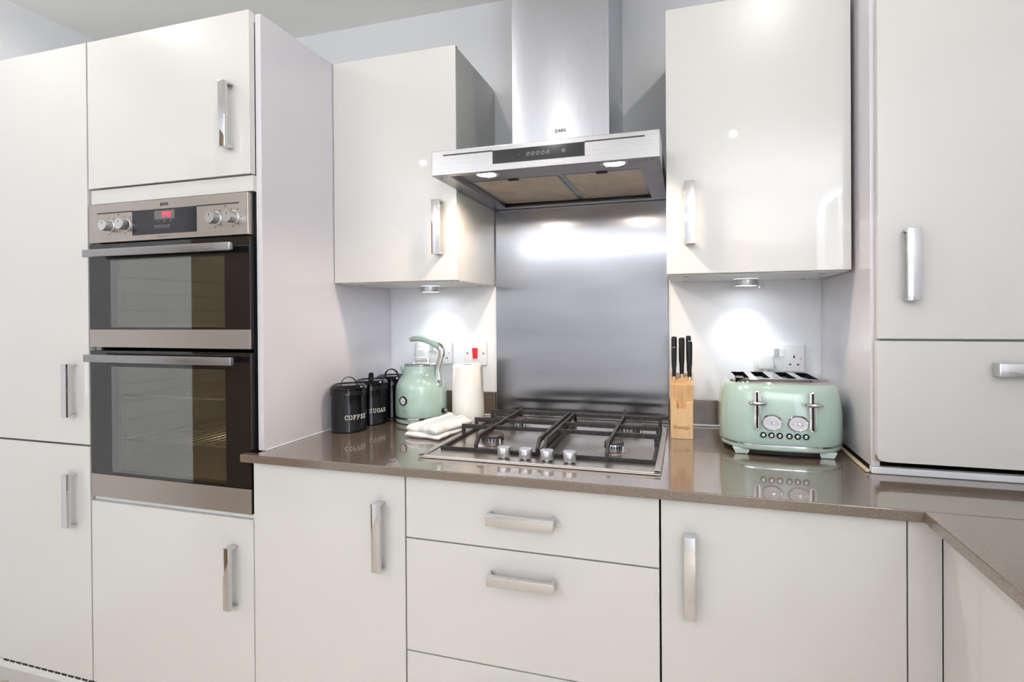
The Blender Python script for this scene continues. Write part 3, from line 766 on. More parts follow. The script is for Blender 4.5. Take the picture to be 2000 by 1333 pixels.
for sx in (.9405, 1.0035):
    bm = nb(); lathe(bm, [(.003, -.0112), (.003, -.0100)], (sx, 0, 1.1335), axis='y', n=16); obj('screw', bm, DARKPRINT, t)
def plug(x, z, lab, cable):
    t = root('plug', (x, -.03, z - .025), lab, 'plug', 'white plugs in the double sockets')
    bm = nb()
    prism(bm, [(x - .021, z - .022), (x + .021, z - .022), (x + .0235, z - .010), (x + .021, z + .020), (x + .012, z + .026), (x - .012, z + .026), (x - .021, z + .020), (x - .0235, z - .010)], 'y', -.046, -.0112, bev=.005, seg=4)
    obj('plug_body', bm, PLASTIC, t, smooth=True)
    bm = nb(); tube(bm, [(x, -.030, z - .021), (x, -.030, z - .038)], [.0075, .0055], 12); obj('cable_grip', bm, PLASTIC, t, smooth=True)
    bm = nb(); tube(bm, cable, .0034, 8); obj('cable', bm, PLASTIC, t, smooth=True)
plug(1.9500, 1.1220, 'white plug in the left side of the socket above the toaster', [(1.950, -.030, 1.086), (1.950, -.031, 1.06), (1.949, -.034, 1.00), (1.948, -.040, .94), (1.948, -.060, .9145), (1.948, -.095, .9145)])
plug(.7660, 1.1250, 'white plug in the socket behind the mint kettle handle', [(.766, -.030, 1.088), (.766, -.031, 1.05), (.768, -.032, .97), (.770, -.034, .925), (.776, -.040, .9145), (.80, -.045, .9145)])

# ------------------------------------------------------------------ gas hob
t = root('gas_hob', (1.355, -.34, ZW), 'four burner stainless steel gas hob with black pan supports', 'hob')
GX0, GX1, GY0, GY1 = 1.0530, 1.6570, -.6110, -.0900
bm = nb(); r_out = [(GX0, GY0), (GX1, GY0), (GX1, GY1), (GX0, GY1)]
box(bm, GX0, GX1, GY0, GY1, ZW + .0005, ZW + .0045, bev=.0015)
PZ = ZW + .0045
obj('hob_plate', bm, STEEL_HOB, t)
bm = nb()
W_ = .016
box(bm, GX0, GX0 + W_, GY0, GY1, PZ - .001, PZ + .0035, bev=.0015); box(bm, GX1 - W_, GX1, GY0, GY1, PZ - .001, PZ + .0035, bev=.0015)
box(bm, GX0, GX1, GY0, GY0 + .012, PZ - .001, PZ + .0035, bev=.0015); box(bm, GX0, GX1, GY1 - W_, GY1, PZ - .001, PZ + .0035, bev=.0015)
obj('rim', bm, STEEL_HOB, t)
BZ = {}
burners = [(1.1905, -.4300, .030, 'front left'), (1.1905, -.1900, .026, 'rear left'), (1.5300, -.4300, .024, 'front right'), (1.5450, -.1950, .040, 'rear right')]
for (x, y, r, _) in burners:
    bm = nb(); lathe(bm, [(r * 1.75, PZ), (r * 1.65, PZ + .0015), (r * 1.05, PZ + .0055), (r, PZ + .0055)], (x, y, 0), cap=False)
    bu = obj('burner', bm, STEEL_HOB, t, smooth=True)
    bm = nb(); lathe(bm, [(r * .92, PZ + .002), (r, PZ + .008), (r, PZ + .019), (r * .95, PZ + .021), (.0001, PZ + .021)], (x, y, 0), n=44)
    # flame slots
    obj('burner_ring', bm, ALU, bu, smooth=True)
    bm = nb()
    for k in range(22):
        a = 2 * pi * k / 22; cx_, cy_ = x + r * cos(a), y + r * sin(a)
        box(bm, cx_ - .0012, cx_ + .0012, cy_ - .0012, cy_ + .0012, PZ + .009, PZ + .0175)
    obj('flame_slots', bm, BLACK, bu, kind='stuff')
    bm = nb(); lathe(bm, [(.0001, PZ + .021), (r * 1.06, PZ + .021), (r * 1.08, PZ + .024), (r * .98, PZ + .027), (r * .5, PZ + .0278), (.0001, PZ + .0278)], (x, y, 0), n=44)
    obj('burner_cap', bm, BURNT, bu, smooth=True)
    bm = nb(); lathe(bm, [(.0022, PZ), (.0022, PZ + .016), (.0012, PZ + .018)], (x + r * .8 + .006, y - r * .8, 0), n=10); obj('igniter', bm, PLASTIC, bu)
for kx in (1.2700, 1.3265, 1.3825, 1.4395):
    bm = nb(); lathe(bm, [(.007, PZ), (.007, PZ + .0035), (.0150, PZ + .0040), (.0160, PZ + .0055), (.0172, PZ + .0240), (.0160, PZ + .0262), (.0001, PZ + .0262)], (kx, -.5660, 0), n=40)
    obj('control_knob', bm, KNOB, t, smooth=True)
def grate(x0, x1, mid, mirror):
    """cast pan support: base rail, one long bar front to back, three bars across, with legs"""
    bm = nb(); y0, y1 = -.5320, -.1120; zb, zt = PZ + .0005, ZW + .046; rw = .0065
    # base rail
    box(bm, x0, x1, y0, y0 + rw, zb, zb + .008); box(bm, x0, x1, y1 - rw, y1, zb, zb + .008)
    box(bm, x0, x0 + rw, y0 + rw, y1 - rw, zb, zb + .008); box(bm, x1 - rw, x1, y0 + rw, y1 - rw, zb, zb + .008)
    wbar, hb = .0080, .0120
    def bar_y(x):      # front to back with sloped ends
        prism(bm, [(y0 + .001, zb + .004), (y0 + .001, zt - .022), (y0 + .026, zt), (y1 - .026, zt), (y1 - .001, zt - .022), (y1 - .001, zb + .004), (y1 - .009, zb + .004), (y1 - .009, zt - .026), (y1 - .030, zt - hb), (y0 + .030, zt - hb), (y0 + .009, zt - .026), (y0 + .009, zb + .004)], 'x', x - wbar / 2, x + wbar / 2, bev=.0009)
    def bar_x(y, a, b_, lega, legb):
        pts = [(a, zb + .004 if lega else zt - hb), (a, zt - .0015), (b_, zt - .0015), (b_, zb + .004 if legb else zt - hb)]
        if legb: pts += [(b_ - .009, zb + .004), (b_ - .009, zt - hb - .001)]
        if lega: pts += [(a + .009, zt - hb - .001), (a + .009, zb + .004)]
        prism(bm, pts, 'y', y - wbar / 2, y + wbar / 2, bev=.0009)
    inner = x1 - rw / 2 if not mirror else x0 + rw / 2
    bar_y(mid); bar_y(inner)
    for y in (-.3850, -.2850, -.1400):
        if not mirror: bar_x(y, x0, inner, True, False)
        else: bar_x(y, inner, x1, False, True)
    # little raised prong at the back
    for x in (mid,): prism(bm, [(y1 - .012, zt - .004), (y1 - .006, zt + .012), (y1, zt + .008), (y1 - .002, zt - .012)], 'x', x - .005, x + .005)
    return obj('pan_support', bm, IRON, t)
grate(1.0790, 1.3500, 1.1790, False)
grate(1.3620, 1.6400, 1.5245, True)

# ------------------------------------------------------------------ black storage tins
def tin(x, y, r, word, wang, hang, lab):
    t = root('storage_tin', (x, y, ZW), lab, 'storage tin', 'black enamel storage tins')
    z = ZW + .0005; H = .128
    bm = nb(); lathe(bm, [(r * .97, z), (r, z + .002), (r, z + .006), (r * .985, z + .008), (r * .985, z + H)], (x, y, 0), n=64)
    obj('tin_body', bm, BLACKTIN, t, smooth=True)
    bm = nb(); zz = z + H
    lathe(bm, [(r * 1.00, zz - .012), (r * 1.035, zz - .012), (r * 1.035, zz - .009), (r * 1.02, zz - .007), (r * 1.02, zz + .004), (r * 1.06, zz + .006), (r * 1.06, zz + .009), (r * .96, zz + .016), (r * .85, zz + .019), (r * .80, zz + .0165), (r * .3, zz + .0175), (.0001, zz + .018)], (x, y, 0), n=64, cap=False)
    li = obj('lid', bm, BLACKTIN, t, smooth=True)
    bm = nb(); d_ = Vector((cos(hang), sin(hang), 0)); s_ = Vector((-sin(hang), cos(hang), 0)); c0 = Vector((x, y, zz + .017)); R = r * .42
    pts = [c0 + d_ * (-R - .008)] + [c0 + d_ * (-R * cos(a)) + Vector((0, 0, R * 1.05 * sin(a))) for a in [pi * k / 14 for k in range(15)]] + [c0 + d_ * (R + .008)]
    strap(bm, pts, s_, .014, .0034); obj('lid_handle', bm, BLACKTIN, li, smooth=True)
    if word:
        bm = nb(); rr = r * .985 + .0003
        lines = word_lines(word, .0125)
        fine = []
        for ln in lines:
            out = [ln[0]]
            for a, b_ in zip(ln, ln[1:]):
                k = max(1, int((Vector(b_) - Vector(a)).length / .003))
                out += [(a[0] + (b_[0] - a[0]) * i / k, a[1] + (b_[1] - a[1]) * i / k) for i in range(1, k + 1)]
            fine.append(out)
        strokes(bm, fine, .0014, lambda u, v_, w_: (x + (rr + w_) * cos(wang + u / rr), y + (rr + w_) * sin(wang + u / rr), z + .048 + v_), .0003)
        obj('lettering', bm, LETTER, t)
def toward(x, y, off=0):   # azimuth of the direction to the photographer, turned by off degrees
    return math.atan2(CAM.y - y, CAM.x - x) + radians(off)
tin(.6800, -.3665, .0545, 'COFFEE', toward(.68, -.3665, 25), toward(.68, -.3665, 90), 'black enamel storage tin lettered COFFEE, nearest of the three')
tin(.6830, -.2440, .0545, 'SUGAR', toward(.683, -.244, 25), toward(.683, -.244, 5), 'black enamel storage tin lettered SUGAR, middle of the three')
tin(.6840, -.1120, .0545, None, 0, toward(.684, -.112, 75), 'black enamel storage tin in the corner, furthest back of the three')

# ------------------------------------------------------------------ kettle
KX, KY = .8300, -.1630
t = root('kettle', (KX, KY, ZW), 'mint green retro kettle with chrome lid and round gauge', 'kettle')
bm = nb(); lathe(bm, [(.078, ZW + .0005), (.0855, ZW + .0030), (.0865, ZW + .0130), (.084, ZW + .0155)], (KX, KY, 0), n=64); obj('power_base', bm, MINT_T, t, smooth=True)
bm = nb(); lathe(bm, [(.0850, ZW + .0158), (.0885, ZW + .0165), (.0885, ZW + .0215), (.0870, ZW + .0225)], (KX, KY, 0), n=64); obj('base_band', bm, CHROME, t, smooth=True)
bm = nb(); prof = [(.0865, .0228), (.0882, .030), (.0885, .060), (.0880, .090), (.0876, .104), (.0866, .116), (.0840, .128), (.0790, .139), (.0710, .150), (.0635, .160), (.0595, .170), (.0580, .182), (.0570, .192)]
lathe(bm, [(r, ZW + h) for r, h in prof], (KX, KY, 0), n=72)
obj('kettle_body', bm, MINT, t, smooth=True, angle=60)
bm = nb(); lathe(bm, [(.0560, ZW + .1925), (.0575, ZW + .1935), (.0575, ZW + .1965), (.0540, ZW + .1990), (.0450, ZW + .2005), (.0001, ZW + .2020)], (KX, KY, 0), n=64)
li = obj('lid', bm, CHROME_B, t, smooth=True)
ang = toward(KX, KY, 90)
d_ = Vector((cos(ang), sin(ang), 0)); s_ = Vector((-sin(ang), cos(ang), 0)); c0 = Vector((KX, KY, ZW + .2015))
bm = nb(); strap(bm, [c0 - d_ * .025, c0 - d_ * .023 + Vector((0, 0, .014)), c0 - d_ * .018 + Vector((0, 0, .018)), c0 + d_ * .018 + Vector((0, 0, .018)), c0 + d_ * .023 + Vector((0, 0, .014)), c0 + d_ * .025], s_, .012, .003)
obj('lid_grip', bm, CHROME_B, li, smooth=True)
# spout
bm = nb(); sd = Vector((-.99, .10, 0)).normalized(); sc0 = Vector((KX, KY, ZW + .160))
tube(bm, [sc0 + sd * .050, sc0 + sd * .064 + Vector((0, 0, .010)), sc0 + sd * .074 + Vector((0, 0, .022)), sc0 + sd * .078 + Vector((0, 0, .026))], [.016, .015, .011, .009], 16); obj('spout', bm, MINT, t, smooth=True)
# handle: chrome bracket rising from the shoulder, mint grip curving forward over the lid
hd = Vector((.987, -.163, 0)).normalized(); hs = Vector((.163, .987, 0)).normalized(); h0 = Vector((KX, KY, ZW))
def hp(r, z): return h0 + hd * r + Vector((0, 0, z))
bm = nb(); tube(bm, [hp(.070, .128), hp(.073, .150), hp(.0695, .175), hp(.0755, .200), hp(.086, .225), hp(.0865, .244), hp(.080, .256), hp(.066, .263)], [.0150, .0115, .0095, .0095, .0100, .0105, .0105, .0095], 14, flat=(1.15, .8))
lathe(bm, [(.019, .001), (.017, .006), (.012, .008)], tuple(hp(.076, .128)), axis='x', n=24)
hb = obj('handle_bracket', bm, CHROME_B, t, smooth=True)
bm = nb(); tube(bm, [hp(.079, .2560), hp(.062, .2650), hp(.040, .2750), hp(.015, .2825), hp(-.010, .2855), hp(-.030, .2840), hp(-.043, .2790)], [.0100, .0125, .0130, .0130, .0128, .0120, .0085], 16, flat=(1.15, .88)); obj('handle_grip', bm, MINT_T, t, smooth=True)
def on_kettle(off, z, r): a = toward(KX, KY, off); return a, Vector((KX + r * cos(a), KY + r * sin(a), ZW + z))
# gauge: short round dial standing off the body
def disc_on(bm, c, a, z, r0, prof):
    n_ = Vector((cos(a), sin(a), 0)); s1 = Vector((-sin(a), cos(a), 0)); rings = []
    for r, h in prof: rings.append([bm.verts.new(c + n_ * h + s1 * (r * cos(2 * pi * k / 32)) + Vector((0, 0, r * sin(2 * pi * k / 32)))) for k in range(32)])
    for A, B in zip(rings, rings[1:]):
        for i in range(32): bm.faces.new([A[i], A[(i + 1) % 32], B[(i + 1) % 32], B[i]])
a, c_ = on_kettle(-42, .079, .0870)
bm = nb(); disc_on(bm, c_, a, 0, 0, [(.0155, -.003), (.0160, .003), (.0150, .0045), (.0125, .0045), (.0120, .003)]); gg = obj('gauge', bm, BLACKTIN, t, smooth=True)
bm = nb(); disc_on(bm, c_, a, 0, 0, [(.0123, .0031), (.0001, .0031)]); obj('dial_face', bm, DIAL, gg)
bm = nb(); s1 = Vector((-sin(a), cos(a), 0)); n_ = Vector((cos(a), sin(a), 0))
strokes(bm, [[(-.001, .001), (.0055, -.004)]], .0012, lambda u, v_, w_: c_ + s1 * u + Vector((0, 0, v_)) + n_ * (.0036 + w_), .0002)
strokes(bm, [ring_pts(0, 0, .0095, 20)], .0005, lambda u, v_, w_: c_ + s1 * u + Vector((0, 0, v_)) + n_ * (.0034 + w_), .0001); obj('needle', bm, DARKPRINT, gg)
# maker's mark and water window, wrapped on the body
def wrap_k(off, z, r=.0887): a = toward(KX, KY, off); return lambda u, v_, w_: Vector((KX + (r + w_) * cos(a + u / r), KY + (r + w_) * sin(a + u / r), ZW + z + v_))
bm = nb(); P = wrap_k(-38, .046); strokes(bm, [[(-.008, -.006), (-.0045, .006), (-.001, -.006)], [(-.0065, -.001), (-.0025, -.001)], [(-.008, -.006), (-.001, -.006)], [(.002, .001), (.010, .001)], [(.002, -.0025), (.009, -.0025)]], .0009, P, .0002); obj('emblem', bm, GREYPRINT, t)
bm = nb(); P = wrap_k(47, .090); seg = [(x_ * .0045, z_ * .024) for x_, z_ in ((-1, -.85), (-.6, -1), (.6, -1), (1, -.85), (1, .85), (.6, 1), (-.6, 1), (-1, .85))]
lo = [bm.verts.new(P(u, v_, -.001)) for u, v_ in seg]; hi = [bm.verts.new(P(u, v_, .0008)) for u, v_ in seg]
bm.faces.new(hi); [bm.faces.new([lo[i], lo[(i + 1) % 8], hi[(i + 1) % 8], hi[i]]) for i in range(8)]
ww = obj('water_window', bm, mat('frosted_window', (.52, .62, .62), .15), t)
bm = nb(); strokes(bm, [[(-.0022, q * .009), (.0022, q * .009)] for q in (-2, -1, 0, 1, 2)], .0008, wrap_k(47, .090, .0897), .0002); obj('level_marks', bm, GREYPRINT, ww, kind='stuff')
a, c_ = on_kettle(55, .040, .0880)
bm = nb(); disc_on(bm, c_, a, 0, 0, [(.0085, -.002), (.0085, .003), (.007, .004), (.0001, .004)]); obj('switch', bm, BLACK, t, smooth=True)
bm = nb(); c1 = c_ + Vector((cos(a), sin(a), 0)) * .004
strap(bm, [c1 + Vector((0, 0, .004)), c1 + Vector((cos(a), sin(a), 0)) * .012 + Vector((0, 0, .001))], Vector((-sin(a), cos(a), 0)), .010, .003); obj('switch_lever', bm, CHROME, t)

# ------------------------------------------------------------------ kitchen roll
RX, RY = .9970, -.1430
t = root('paper_roll', (RX, RY, ZW), 'white kitchen paper roll standing beside the kettle', 'paper roll')
bm = nb(); n_ = 60; H = .196; rings = []
prof = [(.0190, .001), (.0535, .001), (.0550, .006), (.0545, .050), (.0525, .120), (.0500, .190), (.0480, H - .005), (.0465, H), (.0185, H), (.0185, .001)]
for r, h in prof:
    ring = []
    for k in range(n_):
        a = 2 * pi * k / n_; rr = r
        if r > .03: rr = r + .0010 * sin(3 * a + h * 22) + .0007 * sin(7 * a - h * 60)
        ring.append(bm.verts.new((RX + .012 * (h / H) ** 1 * -.1 + rr * cos(a), RY + rr * sin(a), ZW + h + (.0012 * sin(5 * a) if h > .2 and r > .03 else 0))))
    rings.append(ring)
for A, B in zip(rings, rings[1:]):
    for i in range(n_): bm.faces.new([A[i], A[(i + 1) % n_], B[(i + 1) % n_], B[i]])
obj('paper', bm, PAPER, t, smooth=True, angle=60)
bm = nb(); lathe(bm, [(.0183, ZW + .002), (.0183, ZW + H - .001), (.0172, ZW + H - .001), (.0172, ZW + .002)], (RX - .0012, RY, 0), n=40, cap=False); obj('cardboard_core', bm, CARD, t, smooth=True)
# loose end of the sheet
bm = nb(); pts = []
for k in range(9): a = toward(RX, RY, 62 + k * 5); pts.append((RX + (.0560 - .0000 * k) * cos(a), RY + .0560 * sin(a)))
cols = [[bm.verts.new((RX + (p[0] - RX) * (1 - .12 * h / H), RY + (p[1] - RY) * (1 - .12 * h / H), ZW + .002 + h)) for h in [H * j / 8 * .97 for j in range(9)]] for p in pts]
for A, B in zip(cols, cols[1:]):
    for i in range(8): bm.faces.new([A[i], A[i + 1], B[i + 1], B[i]])
bmesh.ops.solidify(bm, geom=bm.faces[:], thickness=.0008)
obj('loose_sheet', bm, PAPER, t, smooth=True)

# ------------------------------------------------------------------ folded towel
def towel_layer(name, cx, cy, w_, d_, ang, z0, hfun, parent, nx=46, ny=34, ubase=0, seed=0):
    bm = nb(); uv = bm.loops.layers.uv.new('uv'); top = []; bot = []
    ca, sa = cos(ang), sin(ang)
    for j in range(ny + 1):
        rt_, rb_ = [], []
        for i in range(nx + 1):
            u, v_ = i / nx, j / ny
            ex = min(u, 1 - u) * w_; ey = min(v_, 1 - v_) * d_
            e = min(1, (min(ex, ey) / .010)); rnd = math.sqrt(max(0, 1 - (1 - e) ** 2))
            lx, ly = (u - .5) * w_, (v_ - .5) * d_
            wob = .0030 * sin(9 * v_ + seed) + .0018 * sin(23 * v_ + 2 * seed)
            lx += wob * (1 if u > .5 else -1) * abs(u - .5) * 2
            ly += .0025 * sin(11 * u + seed) * abs(v_ - .5) * 2
            h = hfun(u, v_)
            X, Y = cx + lx * ca - ly * sa, cy + lx * sa + ly * ca
            mid = z0 + h * .5
            rt_.append((bm.verts.new((X, Y, mid + h * .5 * rnd)), u, v_)); rb_.append((bm.verts.new((X, Y, mid - h * .5 * rnd - 1e-4)), u, v_))
        top.append(rt_); bot.append(rb_)
    def q(a, b_, c, d):
        f = bm.faces.new([k[0] for k in (a, b_, c, d)])
        for lp_, k in zip(f.loops, (a, b_, c, d)): lp_[uv].uv = (k[1] + ubase, k[2])
    for j in range(ny):
        for i in range(nx):
            q(top[j][i], top[j][i + 1], top[j + 1][i + 1], top[j + 1][i]); q(bot[j][i], bot[j + 1][i], bot[j + 1][i + 1], bot[j][i + 1])
    for i in range(nx):
        q(bot[0][i], bot[0][i + 1], top[0][i + 1], top[0][i]); q(top[ny][i], top[ny][i + 1], bot[ny][i + 1], bot[ny][i])
    for j in range(ny):
        q(top[j][0], top[j + 1][0], bot[j + 1][0], bot[j][0]); q(bot[j][nx], bot[j + 1][nx], top[j + 1][nx], top[j][nx])
    return obj(name, bm, TOWEL, parent, smooth=True, angle=80)
TXc, TYc = .9830, -.3300
t = root('folded_towel', (TXc, TYc, ZW), 'white tea towel with grey stripes folded beside the hob', 'towel')
towel_layer('bottom_fold', TXc - .002, TYc - .002, .122, .185, radians(-10), ZW + .0008, lambda u, v: .015 + .002 * sin(6 * u), t, ubase=2, seed=1)
towel_layer('top_fold', TXc - .003, TYc + .002, .120, .180, radians(-14), ZW + .0150, lambda u, v: .018 + .010 * math.exp(-((u - .75) / .16) ** 2) + .014 * v * math.exp(-((u - .28) / .22) ** 2) + .0025 * sin(16 * u + 3 * v), t, seed=2)

# ------------------------------------------------------------------ knife block and knives
t = root('knife_block', (1.70, -.165, ZW), 'pale beech knife block branded Prestige beside the splashback', 'knife block')
BX0, BX1 = 1.6690, 1.7310
bm = nb()   # front board with the U-shaped notch
prism(bm, [(BX0, ZW + .0005), (BX1, ZW + .0005), (BX1, 1.0165), (1.7130, 1.0165), (1.7130, .9960), (1.6855, .9960), (1.6855, 1.0165), (BX0, 1.0165)], 'y', -.2255, -.2115, bev=.0008)
obj('front_board', bm, BEECH_L, t)
bm = nb(); prism(bm, [(-.2110, ZW + .0005), (-.2110, 1.0660), (-.2050, 1.0690), (-.1080, 1.0900), (-.0850, 1.0780), (-.0980, ZW + .0005)], 'x', BX0 - .0015, BX1 + .0015, bev=.001)
bk = obj('main_block', bm, BEECH, t)
bm = nb(); y = -.2114
for gx in (1.6870, 1.7115): prism(bm, [(gx, ZW + .003), (gx + .0012, ZW + .003), (gx + .0022, 1.064), (gx + .001, 1.064)], 'y', -.2116, -.2108)
obj('block_grooves', bm, CARD, bk)
bm = text_bm('Prestige', .0145, front(1.7000, -.2258, .9440), .0002); obj('brand_lettering', bm, mat('burnt_lettering', (.25, .13, .05), .7), t)
def knife(x, y, ztop, w_, d_, lean, lab):
    # the slot mouth height on the sloping top of the block at y
    zb = 1.0690 + (y + .2050) * (.0210 / .0970)
    dirv = Vector((0, sin(radians(lean)), cos(radians(lean)))); base = Vector((x, y, zb))
    L = (ztop - zb) / cos(radians(lean))
    t = root('knife', tuple(base), lab, 'knife', 'black handled knives in the block')
    s_ = Vector((1, 0, 0)); f_ = dirv.cross(s_)
    bm = nb(); sec = [(.009, .55, .55), (.016, .72, .72), (.04, .80, .78), (.4 * L, .92, .84), (.7 * L, 1.0, .95), (.93 * L, 1.02, 1.08), (L - .003, .98, 1.05), (L, .80, .85)]
    rings = []
    for h, fa, fb in sec:
        c = base + dirv * h; n_ = 16
        rings.append([bm.verts.new(c + s_ * (w_ / 2 * fa * math.copysign(abs(cos(2 * pi * k / n_)) ** .6, cos(2 * pi * k / n_))) + f_ * (d_ / 2 * fb * math.copysign(abs(sin(2 * pi * k / n_)) ** .6, sin(2 * pi * k / n_)))) for k in range(n_)])
    for A, B in zip(rings, rings[1:]):
        for i in range(16): bm.faces.new([A[i], A[(i + 1) % 16], B[(i + 1) % 16], B[i]])
    bm.faces.new(rings[0][::-1]); bm.faces.new(rings[-1])
    obj('knife_handle', bm, BLACK, t, smooth=True, angle=50)
    bm = nb(); c0 = base + dirv * -.004; c1 = base + dirv * .011
    strap(bm, [c0, c1], f_, d_ * .75, .0022); obj('blade', bm, CHROME, t)
    bm = nb(); c0 = base + dirv * (L - .0005); strap(bm, [c0, c0 + dirv * .0016], f_, d_ * .45, w_ * .5); obj('end_cap', bm, KNOB, t)
knife(1.6775, -.1300, 1.2030, .0165, .022, 6, 'black handled knife at the back left of the block')
knife(1.6780, -.1750, 1.1720, .0155, .018, 6, 'shorter black handled knife at the front left of the block')
knife(1.7000, -.1500, 1.2010, .0175, .022, 6, 'single black handled knife in the middle of the block')
knife(1.7200, -.1300, 1.2060, .0150, .022, 6, 'black handled knife at the back right of the block, tallest')
knife(1.7225, -.1750, 1.1910, .0165, .020, 6, 'black handled knife at the front right of the block')

# ------------------------------------------------------------------ toaster
t = root('toaster', (1.95, -.24, ZW), 'mint green four slice retro toaster with chrome top', 'toaster')
TX0, TX1, TY0, TY1 = 1.8030, 2.0980, -.3620, -.1250
def rrect(x0, x1, y0, y1, r, bulge=.010, n=10):
    pts = []
    cx_, cy_ = (x0 + x1) / 2, (y0 + y1) / 2; hw, hd_ = (x1 - x0) / 2, (y1 - y0) / 2
    for (sx, sy, a0) in ((1, 1, 0), (-1, 1, 90), (-1, -1, 180), (1, -1, 270)):
        for k in range(n + 1):
            a = radians(a0 + 90 * k / n); pts.append([cx_ + sx * (hw - r) + r * cos(a), cy_ + sy * (hd_ - r) + r * sin(a)])
        # straight run to next corner, subdivided
        nxt = {(1, 1): (-1, 1), (-1, 1): (-1, -1), (-1, -1): (1, -1), (1, -1): (1, 1)}[(sx, sy)]
        a = radians(a0 + 90); p0 = (cx_ + sx * (hw - r) + r * cos(a), cy_ + sy * (hd_ - r) + r * sin(a)); p1 = (cx_ + nxt[0] * (hw - r) + r * cos(a), cy_ + nxt[1] * (hd_ - r) + r * sin(a))
        for k in range(1, 8): pts.append([p0[0] + (p1[0] - p0[0]) * k / 8, p0[1] + (p1[1] - p0[1]) * k / 8])
    for p in pts:       # bulge the front and back
        u = (p[0] - cx_) / hw; p[1] += math.copysign(bulge * (1 - u * u), p[1] - cy_)
    return pts
def loft(bm, levels, cap=True):
    rings = [[bm.verts.new((p[0], p[1], z)) for p in pts] for pts, z in levels]; k = len(rings[0])
    for A, B in zip(rings, rings[1:]):
        for i in range(k): bm.faces.new([A[i], A[(i + 1) % k], B[(i + 1) % k], B[i]])
    if cap: bm.faces.new(rings[0][::-1]); bm.faces.new(rings[-1])
def rr_(ins, r=.085, bulge=.012): return rrect(TX0 + ins, TX1 - ins, TY0 + ins, TY1 - ins, max(.02, r - ins), bulge)
TZ = ZW
bm = nb(); loft(bm, [(rr_(.012), TZ + .004), (rr_(.012), TZ + .0185)]); obj('underside', bm, BLACK, t)
bm = nb(); loft(bm, [(rr_(.004), TZ + .0150), (rr_(.001), TZ + .0170), (rr_(.000), TZ + .0235), (rr_(.001), TZ + .0265)]); obj('base_skirt', bm, MINT_T, t, smooth=True, angle=50)
bm = nb(); loft(bm, [(rr_(.000), TZ + .0267), (rr_(-.0018), TZ + .0275), (rr_(-.0018), TZ + .0305), (rr_(.000), TZ + .0312)]); obj('base_band', bm, CHROME, t, smooth=True, angle=50)
for fx, fy in ((1.850, -.345), (2.050, -.345), (1.850, -.150), (2.050, -.150)):
    bm = nb(); prism(bm, [(fx - .022, TZ + .0160), (fx + .022, TZ + .0160), (fx + .015, TZ + .0008), (fx - .015, TZ + .0008)], 'y', fy - .010, fy + .010, bev=.002); obj('foot', bm, MINT_T, t)
bm = nb(); ZS = TZ + .1850
loft(bm, [(rr_(.000), TZ + .0314), (rr_(-.002), TZ + .040), (rr_(-.003), TZ + .070), (rr_(-.002), TZ + .110), (rr_(.001), TZ + .140), (rr_(.005), TZ + .160), (rr_(.010), TZ + .1735), (rr_(.016), TZ + .1800), (rr_(.024), TZ + .1830), (rr_(.030), TZ + .1835)])
tbody = obj('toaster_body', bm, MINT, t, smooth=True, angle=60)
bm = nb(); loft(bm, [(rr_(.0215), TZ + .1815), (rr_(.0225), TZ + .1850), (rr_(.028), TZ + .1900), (rr_(.036), TZ + .1935), (rr_(.046), TZ + .1945)])
tp = obj('top_plate', bm, CHROME_B, t, smooth=True, angle=50)
# four slots running front to back, cut right through the top, with black liners and wire guards
zt = TZ + .1945
SLOTS = (1.8560, 1.9070, 1.9700, 2.0210); w2 = .0165; sy0, sy1 = -.3230, -.1650
cb = nb()
for sx in SLOTS: box(cb, sx - w2, sx + w2, sy0, sy1, TZ + .140, zt + .01)
cme = bpy.data.meshes.new('cut'); cb.to_mesh(cme); cb.free(); cut = bpy.data.objects.new('cut', cme); COL.objects.link(cut)
for o in (tp, tbody):
    cut.location = -ORG[o.name]; md = o.modifiers.new('cut', 'BOOLEAN'); md.object = cut; md.operation = 'DIFFERENCE'; md.solver = 'EXACT'
    o.parent = None; bpy.context.view_layer.update()
    me = bpy.data.meshes.new_from_object(o.evaluated_get(bpy.context.evaluated_depsgraph_get()))
    o.modifiers.clear(); o.data = me; o.parent = t
bpy.data.objects.remove(cut)
for sx in SLOTS:
    bm = nb(); a, b_ = sx - w2 + .0004, sx + w2 - .0004; c, d = sy0 + .0004, sy1 - .0004; zb_ = TZ + .1405
    box(bm, a, b_, c, d, zb_, zb_ + .001); box(bm, a, a + .001, c, d, zb_, zt - .001); box(bm, b_ - .001, b_, c, d, zb_, zt - .001)
    box(bm, a, b_, c, c + .001, zb_, zt - .001); box(bm, a, b_, d - .001, d, zb_, zt - .001)
    sl = obj('slot', bm, SLOTBLK, t)
    bm = nb(); k = sy0 + .015
    while k < sy1 - .01: tube(bm, [(sx - w2 + .001, k, zt - .012), (sx + w2 - .001, k, zt - .012)], .0007, 5); k += .016
    obj('wire_guard', bm, WIRE, sl, kind='stuff')
def face_y(x):   # front surface of the body at x
    cx_, hw = (TX0 + TX1) / 2, (TX1 - TX0) / 2; u = (x - cx_) / hw
    return TY0 - .003 - .012 * (1 - u * u)
def pill(bm, x, z0, z1, w_, y0, y1, n=10):
    r = w_ / 2; pts = [(x + r * cos(a), z1 - r + r * sin(a)) for a in [pi * k / n for k in range(n + 1)]] + [(x + r * cos(a), z0 + r + r * sin(a)) for a in [pi + pi * k / n for k in range(n + 1)]]
    prism(bm, pts, 'y', y0, y1, bev=.0008)
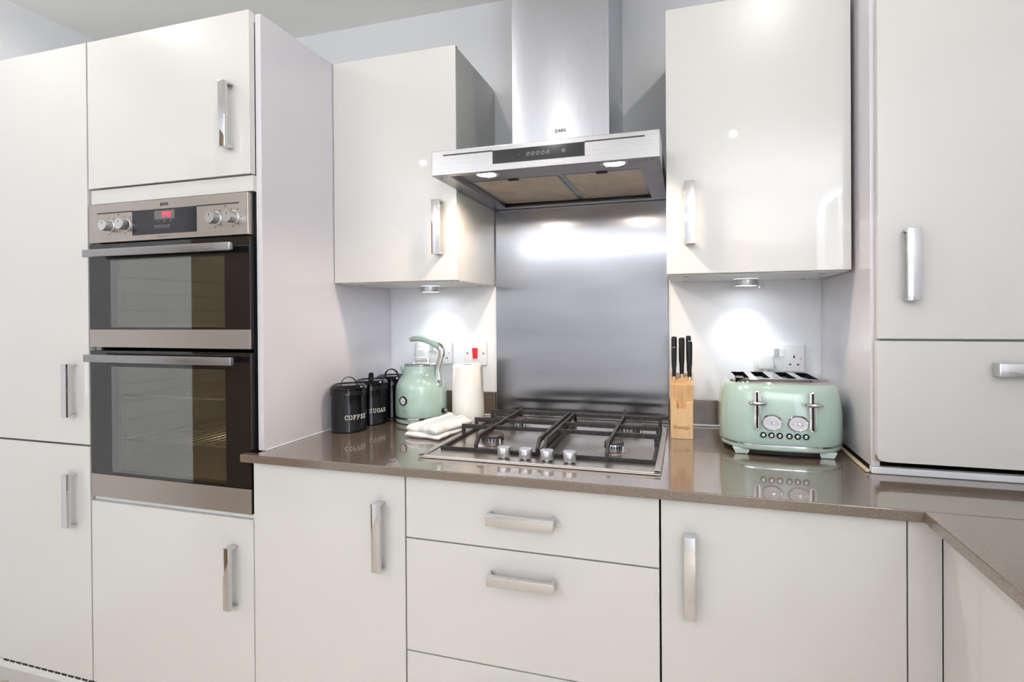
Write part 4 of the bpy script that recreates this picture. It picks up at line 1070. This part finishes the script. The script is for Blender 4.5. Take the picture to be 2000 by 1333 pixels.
for lx in (1.8850, 2.0120):
    fy = face_y(lx)
    bm = nb(); pill(bm, lx, .9790, 1.0780, .0150, fy - .0035, fy + .004); tk = obj('lever_track', bm, CHROME_B, t, smooth=True)
    bm = nb(); pill(bm, lx, .9820, 1.0750, .0050, fy - .0040, fy - .0034); obj('lever_slot', bm, BLACK, tk)
    lz = 1.0485
    bm = nb(); lathe(bm, [(.0001, -.0060), (.010, -.0058), (.0200, -.0035), (.0220, 0), (.0200, .0035), (.010, .0058), (.0001, .0060)], (lx, fy - .016, lz), n=40, sy=.62)
    box(bm, lx - .0025, lx + .0025, fy - .014, fy - .0035, lz - .002, lz + .002)
    obj('lever', bm, CHROME_B, t, smooth=True)
for dx, ndl in ((1.9190, 1), (1.9790, -1)):
    fy = face_y(dx)
    bm = nb(); lathe(bm, [(.0240, .004), (.0243, -.0030), (.0225, -.0048), (.0203, -.0040), (.0197, -.0025)], (dx, fy, .9995), axis='y', n=44, cap=False, sy=.82); dl = obj('browning_dial', bm, CHROME, t, smooth=True)
    bm = nb(); lathe(bm, [(.0200, -.0026), (.0001, -.0028)], (dx, fy, .9995), axis='y', n=44, cap=False, sy=.82); obj('dial_face', bm, DIAL, dl)
    bm = nb(); lathe(bm, [(.0045, -.0026), (.0045, -.0080), (.0035, -.0090), (.0001, -.0090)], (dx + .003, fy, .9985), axis='y', n=20); obj('dial_knob', bm, KNOB, dl, smooth=True)
    bm = nb(); P = front(dx, fy - .0032, .9995)
    strokes(bm, [[(.010 * cos(a), .0085 * sin(a)), (.0135 * cos(a), .0110 * sin(a))] for a in [radians(-40 + 26 * k) for k in range(11)]] + [[(.002, 0), (-.006, .006)]], .0007, P, .0002); obj('dial_marks', bm, GREYPRINT, dl)
for i, bx_ in enumerate((1.8990, 1.9180, 1.9370, 1.9590, 1.9780, 1.9970)):
    fy = face_y(bx_)
    bm = nb(); lathe(bm, [(.0076, .003), (.0076, -.0020), (.0066, -.0030), (.0044, -.0030), (.0042, -.0015)], (bx_, fy, .9665), axis='y', n=28, cap=False); pb = obj('push_button', bm, BLACK, t, smooth=True)
    bm = nb(); lathe(bm, [(.0040, -.0016), (.0036, -.0030), (.0001, -.0034)], (bx_, fy, .9665), axis='y', n=24, cap=False); obj('button_cap', bm, CHROME, pb, smooth=True)
    bm = nb(); strokes(bm, [[(-.0014, 0), (.0014, 0)], [(0, -.0014), (0, .0014)]], .0009, front(bx_, fy - .0042, .9665), .0002); obj('button_symbol', bm, DARKPRINT, pb)
